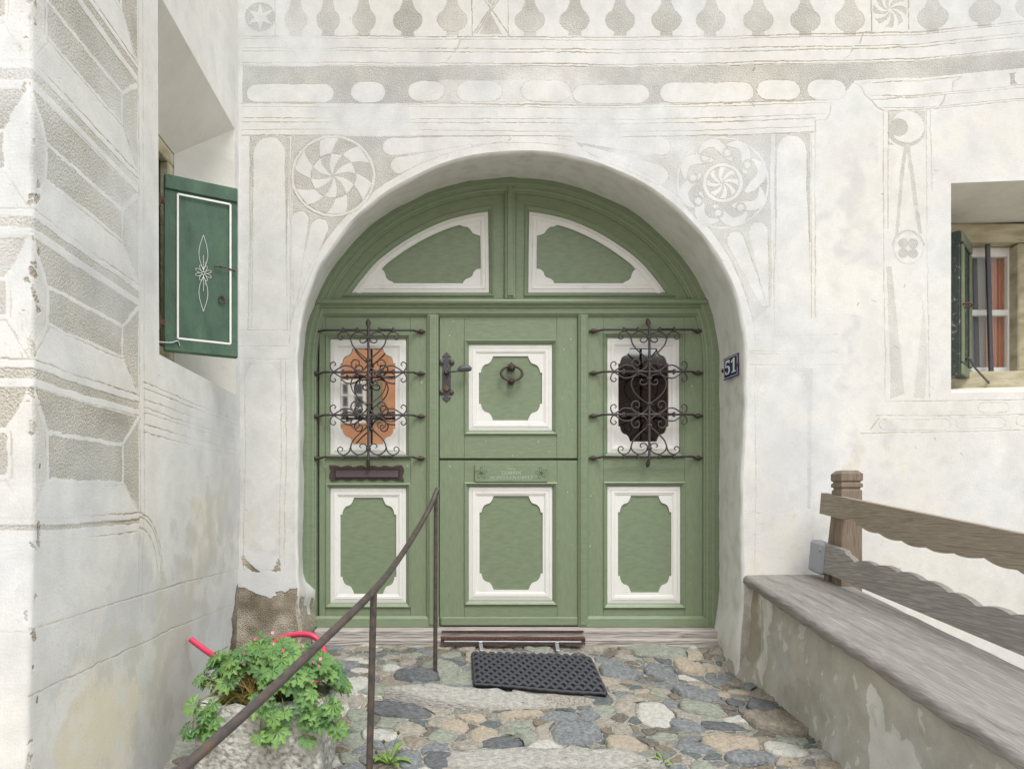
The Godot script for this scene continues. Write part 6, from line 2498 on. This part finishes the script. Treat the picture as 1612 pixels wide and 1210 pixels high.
# ---------------------------------------------------------------- materials and start
func build_materials() -> void:
	var W := Color.WHITE
	var speck := ntex(3, 0.09, [Color(0.5, 0.5, 0.5), Color(0.95, 0.95, 0.95)], [0.0, 1.0], 4)
	var lump_ := ntex(4, 0.012, [], [], 5)
	var fine := ntex(5, 0.11, [], [], 3)
	var brush := ntex(6, 0.03, [], [], 5)
	# plain plaster
	var pl := ntex(7, 0.010, [srgb(204, 202, 197), srgb(214, 213, 210), srgb(219, 218, 216)], [0.15, 0.5, 0.8], 6)
	mat("plaster", W, 0.95, pl, Vector3.ONE * 0.7, lump_, 1.2)
	var rv := ntex(8, 0.010, [srgb(204, 202, 195), srgb(217, 216, 210), srgb(223, 222, 217), srgb(226, 225, 221)], [0.10, 0.38, 0.6, 0.85], 6)
	mat("reveal", W, 0.95, rv, Vector3(1.6, 1.1, 1.6), fine, 0.12)
	mat("bare_mortar", W, 0.95, ntex(37, 0.035, [srgb(140, 129, 113), srgb(172, 161, 145), srgb(190, 182, 168), srgb(214, 210, 202)], [0.15, 0.45, 0.65, 0.8], 6), Vector3.ONE * 2.4, fine, 0.8)
	mat("niche", W, 0.95, ntex(9, 0.008, [srgb(210, 207, 198), srgb(220, 218, 211)], [0.2, 0.8], 5), Vector3.ONE * 0.8, lump_, 0.8)
	M.plaster.metallic_specular = 0.25
	M.reveal.metallic_specular = 0.25
	M.niche.metallic_specular = 0.25
	# paint
	var gp := ntex(10, 0.012, [srgb(139, 156, 128), srgb(143, 159, 132), srgb(147, 163, 136)], [0.1, 0.5, 0.9], 5)
	var dents := ntex(11, 0.03, [Color(0.1, 0.1, 0.1), Color(0.62, 0.62, 0.62), Color(0.65, 0.65, 0.65), Color(0.74, 0.74, 0.74)], [0.04, 0.2, 0.7, 1.0], 5)
	var gb := [srgb(124, 138, 110), srgb(129, 143, 115), srgb(133, 147, 119)]
	var paint := ntex(35, 0.03, [Color(0.05, 0.05, 0.05), Color(0.48, 0.48, 0.48), Color(0.55, 0.55, 0.55), Color(0.72, 0.72, 0.72)], [0.05, 0.2, 0.6, 1.0], 6)
	mat("green", W, 0.42, ntex(10, 0.02, gb, [0.1, 0.5, 0.9], 6), Vector3(1.0, 3.6, 1.0), paint, 0.32)
	mat("green_upright", W, 0.42, ntex(36, 0.02, gb, [0.1, 0.5, 0.9], 6), Vector3(3.6, 1.0, 3.6), paint, 0.32)
	mat("green_field", W, 0.40, ntex(12, 0.02, [srgb(120, 135, 109), srgb(127, 141, 114), srgb(132, 146, 119)], [0.1, 0.5, 0.9], 6), Vector3(1.2, 3.6, 1.2), paint, 0.16)
	mat("green_dark", srgb(70, 88, 62), 0.6)
	mat("letter_pale", srgb(160, 178, 160), 0.6)
	mat("white_paint", W, 0.5, ntex(13, 0.012, [srgb(224, 222, 215), srgb(233, 232, 227), srgb(236, 235, 231)], [0.05, 0.3, 0.9], 5), Vector3.ONE * 1.6, dents, 0.18)
	mat("chip", srgb(188, 200, 184), 0.5)
	mat("white_gloss", srgb(226, 226, 222), 0.3)
	mat("enamel", srgb(28, 38, 92), 0.22)
	# iron
	var irt := ntex(14, 0.05, [srgb(66, 60, 62), srgb(84, 77, 78), srgb(98, 84, 80)], [0.2, 0.55, 0.95], 5)
	mat("iron", W, 0.5, irt, Vector3.ONE * 4.0, fine, 0.08)
	mat("iron_rust", W, 0.6, ntex(15, 0.04, [srgb(70, 60, 58), srgb(88, 74, 70), srgb(108, 84, 76)], [0.2, 0.6, 0.95], 5), Vector3.ONE * 4.0, fine, 0.1)
	mat("iron_purple", srgb(88, 74, 78), 0.5, null, Vector3.ONE * 4.0, fine, 0.06)
	mat("iron_grey", W, 0.45, ntex(16, 0.05, [srgb(66, 64, 68), srgb(92, 89, 92), srgb(108, 104, 104)], [0.2, 0.6, 0.95], 4), Vector3.ONE * 4.0, fine, 0.06)
	for k in ["iron", "iron_rust", "iron_purple", "iron_grey"]:
		M[k].metallic = 0.35
	mat("rust", W, 0.8, ntex(17, 0.05, [srgb(60, 44, 40), srgb(98, 68, 58), srgb(128, 90, 74)], [0.2, 0.6, 0.95], 5), Vector3.ONE * 3.0, fine, 0.1)
	mat("zinc", srgb(176, 180, 184), 0.4).metallic = 0.6
	mat("brass", srgb(120, 96, 76), 0.4).metallic = 0.6
	mat("steel", W, 0.48, ntex(18, 0.018, [srgb(70, 66, 66), srgb(92, 86, 84), srgb(104, 88, 78), srgb(122, 92, 74)], [0.15, 0.5, 0.68, 0.9], 5), Vector3.ONE * 2.5, fine, 0.05)
	M.steel.metallic = 0.35
	# wood
	var rings := ntex(19, 0.006, [srgb(150, 144, 136), srgb(182, 177, 170), srgb(160, 154, 147), srgb(192, 188, 181), srgb(150, 140, 134), srgb(184, 179, 172), srgb(162, 154, 148), srgb(196, 192, 186)], [0.0, 0.14, 0.28, 0.42, 0.55, 0.68, 0.84, 1.0], 4)
	mat("wood_pale", W, 0.85, rings, Vector3(0.35, 4.0, 4.0), brush, 0.5)
	var grain := ntex(20, 0.007, [srgb(140, 128, 112), srgb(156, 145, 130), srgb(134, 121, 106), srgb(162, 152, 137), srgb(142, 130, 115), srgb(157, 147, 132), srgb(130, 117, 102), srgb(168, 159, 145)], [0.0, 0.15, 0.27, 0.42, 0.52, 0.68, 0.80, 1.0], 4, FastNoiseLite.TYPE_SIMPLEX_SMOOTH, 512, 30.0)
	mat("bench_wood", W, 0.85, grain, Vector3(9.0, 9.0, 0.55), brush, 0.15)
	mat("bench_post", srgb(216, 208, 202), 0.85, grain, Vector3(6.0, 0.45, 6.0), brush, 0.15)
	var ggrain := ntex(21, 0.007, [srgb(132, 128, 121), srgb(158, 155, 149), srgb(138, 133, 126), srgb(168, 165, 160), srgb(136, 131, 124), srgb(162, 159, 154)], [0.0, 0.2, 0.38, 0.58, 0.74, 1.0], 5)
	mat("bench_grey", W, 0.85, ggrain, Vector3(9.0, 9.0, 0.55), brush, 0.15)
	var seat := ntex(22, 0.006, [srgb(112, 108, 103), srgb(142, 138, 133), srgb(126, 122, 116), srgb(154, 150, 146), srgb(132, 128, 122), srgb(172, 169, 165)], [0.1, 0.3, 0.42, 0.58, 0.72, 0.92], 6)
	mat("bench_seat", W, 0.85, seat, Vector3(7.0, 7.0, 0.6), brush, 0.25)
	mat("old_wood_beige", W, 0.85, ntex(23, 0.01, [srgb(160, 150, 122), srgb(184, 175, 148), srgb(196, 190, 168)], [0.2, 0.55, 0.9], 5), Vector3(0.8, 2.0, 1.0), brush, 0.4)
	mat("shutter_green", W, 0.6, ntex(24, 0.009, [srgb(52, 76, 62), srgb(66, 94, 74), srgb(74, 102, 82), srgb(88, 118, 86)], [0.1, 0.45, 0.75, 1.0], 5), Vector3(2.2, 0.7, 1.5), brush, 0.35)
	mat("shutter_old", W, 0.7, ntex(25, 0.025, [srgb(56, 65, 61), srgb(62, 71, 66), srgb(69, 78, 72), srgb(176, 175, 168)], [0.2, 0.66, 0.75, 0.82], 5), Vector3(2.5, 1.6, 2.5), brush, 0.4)
	mat("shutter_sage", W, 0.6, ntex(26, 0.012, [srgb(112, 120, 98), srgb(124, 132, 108)], [0.2, 0.8], 4), Vector3.ONE * 2.0, brush, 0.2)
	# ground
	var mo := ntex(28, 0.05, [Color(0.55, 0.53, 0.50), Color(0.78, 0.77, 0.74), Color(0.92, 0.91, 0.89)], [0.15, 0.5, 0.9], 6)
	mat("mortar", W, 0.95, mo, Vector3.ONE * 2.2, fine, 0.6)
	M.mortar.vertex_color_use_as_albedo = true
	mat("grit", W, 0.9)
	M.grit.vertex_color_use_as_albedo = true
	var sc := [
		[srgb(72, 76, 80), srgb(98, 101, 104), srgb(84, 88, 91), srgb(124, 126, 126)],
		[srgb(94, 99, 103), srgb(122, 127, 129), srgb(108, 112, 114), srgb(152, 154, 153)],
		[srgb(112, 118, 108), srgb(142, 147, 134), srgb(122, 128, 118), srgb(168, 170, 158)],
		[srgb(144, 132, 117), srgb(168, 156, 139), srgb(152, 142, 128), srgb(184, 175, 161)],
		[srgb(124, 120, 112), srgb(156, 151, 141), srgb(138, 132, 122), srgb(180, 175, 164)],
		[srgb(158, 157, 150), srgb(184, 183, 176), srgb(170, 168, 160), srgb(204, 203, 197)],
		[srgb(128, 127, 123), srgb(172, 170, 163), srgb(140, 139, 134), srgb(186, 184, 177)],
		[srgb(116, 108, 98), srgb(142, 134, 122), srgb(128, 121, 110), srgb(164, 156, 143)],
	]
	for k in 8:
		var bands := ntex(40 + k, 0.020, [sc[k][0], sc[k][1], sc[k][2], sc[k][3], sc[k][1], sc[k][3]], [0.12, 0.38, 0.47, 0.6, 0.72, 0.95], 7)
		var m := mat("stone%d" % k, W, 0.8 if k > 1 else 0.62, bands, Vector3(2.4, 6.0, 7.0) if k % 2 == 0 else Vector3(3.4, 5.0, 5.6), brush, 0.6)
		m.metallic_specular = 0.35
	mat("stone_mixed", W, 0.85, ntex(49, 0.03, [Color(0.62, 0.62, 0.61), Color(0.86, 0.86, 0.84), Color(0.98, 0.98, 0.96)], [0.15, 0.5, 0.9], 6), Vector3(3.0, 5.0, 6.0), brush, 0.5)
	M.stone_mixed.vertex_color_use_as_albedo = true
	mat("rubber_dark", srgb(28, 28, 31), 0.8)
	mat("rubber", srgb(58, 59, 66), 0.6)
	mat("granite", W, 0.9, ntex(29, 0.035, [srgb(140, 140, 135), srgb(180, 179, 173), srgb(200, 199, 193), srgb(216, 215, 209)], [0.2, 0.42, 0.6, 0.85], 6), Vector3.ONE * 1.8, brush, 1.0)
	mat("soil", W, 0.95, ntex(30, 0.06, [srgb(58, 48, 38), srgb(96, 82, 64)], [0.2, 0.8], 4), Vector3.ONE * 3.0, fine, 1.0)
	for q in [["leaf", 102, 140, 80], ["leaf2", 120, 156, 88], ["leaf3", 90, 126, 80], ["weed", 116, 150, 66], ["weed2", 136, 168, 76]]:
		var m := mat(q[0], srgb(q[1], q[2], q[3]), 0.6)
		m.backlight_enabled = true
		m.backlight = Color(0.35, 0.5, 0.2)
	mat("stem", srgb(124, 126, 66), 0.7)
	mat("straw", srgb(172, 148, 84), 0.8)
	mat("pink", srgb(222, 92, 128), 0.6)
	mat("pale_pink", srgb(232, 158, 180), 0.6)
	mat("bud", srgb(92, 84, 48), 0.7)
	mat("hose", srgb(212, 66, 98), 0.35)
	mat("plastic_grey", srgb(150, 154, 160), 0.35)
	# panes
	var mr := mat("mirror", srgb(226, 222, 216), 0.03)
	mr.metallic = 1.0
	var dm := mat("dark_mirror", srgb(150, 148, 146), 0.04)
	dm.metallic = 1.0
	mat("dark_pane", srgb(34, 36, 38), 0.06)
	var g := mat("glass", Color(0.9, 0.95, 0.95, 0.10), 0.03)
	g.transparency = BaseMaterial3D.TRANSPARENCY_ALPHA
	mat("curtain", srgb(222, 142, 66), 0.9)
	mat("blind", srgb(150, 140, 122), 0.9)
	mat("room", srgb(110, 100, 88), 0.9)
	mat("roof", srgb(104, 98, 92), 0.9)
	mat("orange", W, 0.9, ntex(33, 0.01, [srgb(190, 136, 102), srgb(208, 154, 118)], [0.2, 0.8], 4), Vector3.ONE * 0.4)
	mat("barn", W, 0.9, ntex(34, 0.02, [srgb(58, 48, 42), srgb(86, 72, 62)], [0.2, 0.8], 4), Vector3(2.0, 0.2, 2.0))

func _ready() -> void:
	# camera: level, parallel to the facade, with a shifted lens
	var cam := Camera3D.new()
	cam.name = "camera"
	cam.position = Vector3(0, H, 0)
	cam.projection = Camera3D.PROJECTION_FRUSTUM
	cam.near = 0.05
	cam.far = 200.0
	cam.size = 1210.0 / F * 0.05
	cam.frustum_offset = Vector2((806.0 - 700.0) / F * 0.05, (795.0 - 605.0) / F * 0.05)
	add_child(cam)
	# sky: bright overcast
	var sky := ProceduralSkyMaterial.new()
	sky.sky_top_color = Color(0.97, 0.985, 1.0)
	sky.sky_horizon_color = Color(0.90, 0.92, 0.94)
	sky.sky_curve = 0.2
	sky.ground_bottom_color = Color(0.42, 0.41, 0.40)
	sky.ground_horizon_color = Color(0.62, 0.62, 0.61)
	sky.sky_energy_multiplier = 1.0
	var env := Environment.new()
	env.background_mode = Environment.BG_SKY
	env.sky = Sky.new()
	env.sky.sky_material = sky
	env.tonemap_mode = Environment.TONE_MAPPER_LINEAR
	env.tonemap_exposure = 1.77
	env.sdfgi_enabled = true
	env.ssao_enabled = true
	env.ssil_enabled = true
	var we := WorldEnvironment.new()
	we.name = "world"
	we.environment = env
	add_child(we)
	var sun := DirectionalLight3D.new()
	sun.name = "sun"
	sun.light_energy = 0.5
	sun.light_color = Color(1.0, 0.995, 0.985)
	sun.light_angular_distance = 25.0
	sun.shadow_enabled = true
	sun.rotation_degrees = Vector3(-60, 20, 0)
	add_child(sun)
	# the place
	build_materials()
	M.facade = wall_mat("facade", draw_facade().bake(srgb(218, 217, 213), srgb(187, 185, 178), srgb(174, 164, 148), 3, 0.02, 0.20, 0.23, 0.42, 0.40), 1.4)
	M.bay = wall_mat("bay", draw_bay().bake(srgb(221, 220, 216), srgb(183, 179, 168), srgb(156, 145, 128), 8, 0.03, 0.22, 0.29, 0.75, 0.52), 1.4)
	M.bench_base = wall_mat("bench_base", draw_base().bake(srgb(186, 181, 168), srgb(160, 154, 138), srgb(216, 214, 207), 14, 0.03, 0.30, 0.2, 0.3, 0.4, -14.0), 1.2)
	build_ground()
	build_house()
	build_door()
	build_threshold()
	build_shutter()
	build_number()
	build_bench()
	build_handrail()
	build_mat()
	build_planter()
	weed("dandelion", "dandelion with toothed leaves and closed buds at the foot of the front handrail post", 612, 1205, 11, 0.13, true)
	weed("weed", "small upright weed growing between stones in the middle of the ground", 1045, 1203, 6, 0.07, false)
	weed("weed", "tiny green tuft beside the pale rounded stone near the bench base", 1240, 1201, 5, 0.035, false)
	build_street()
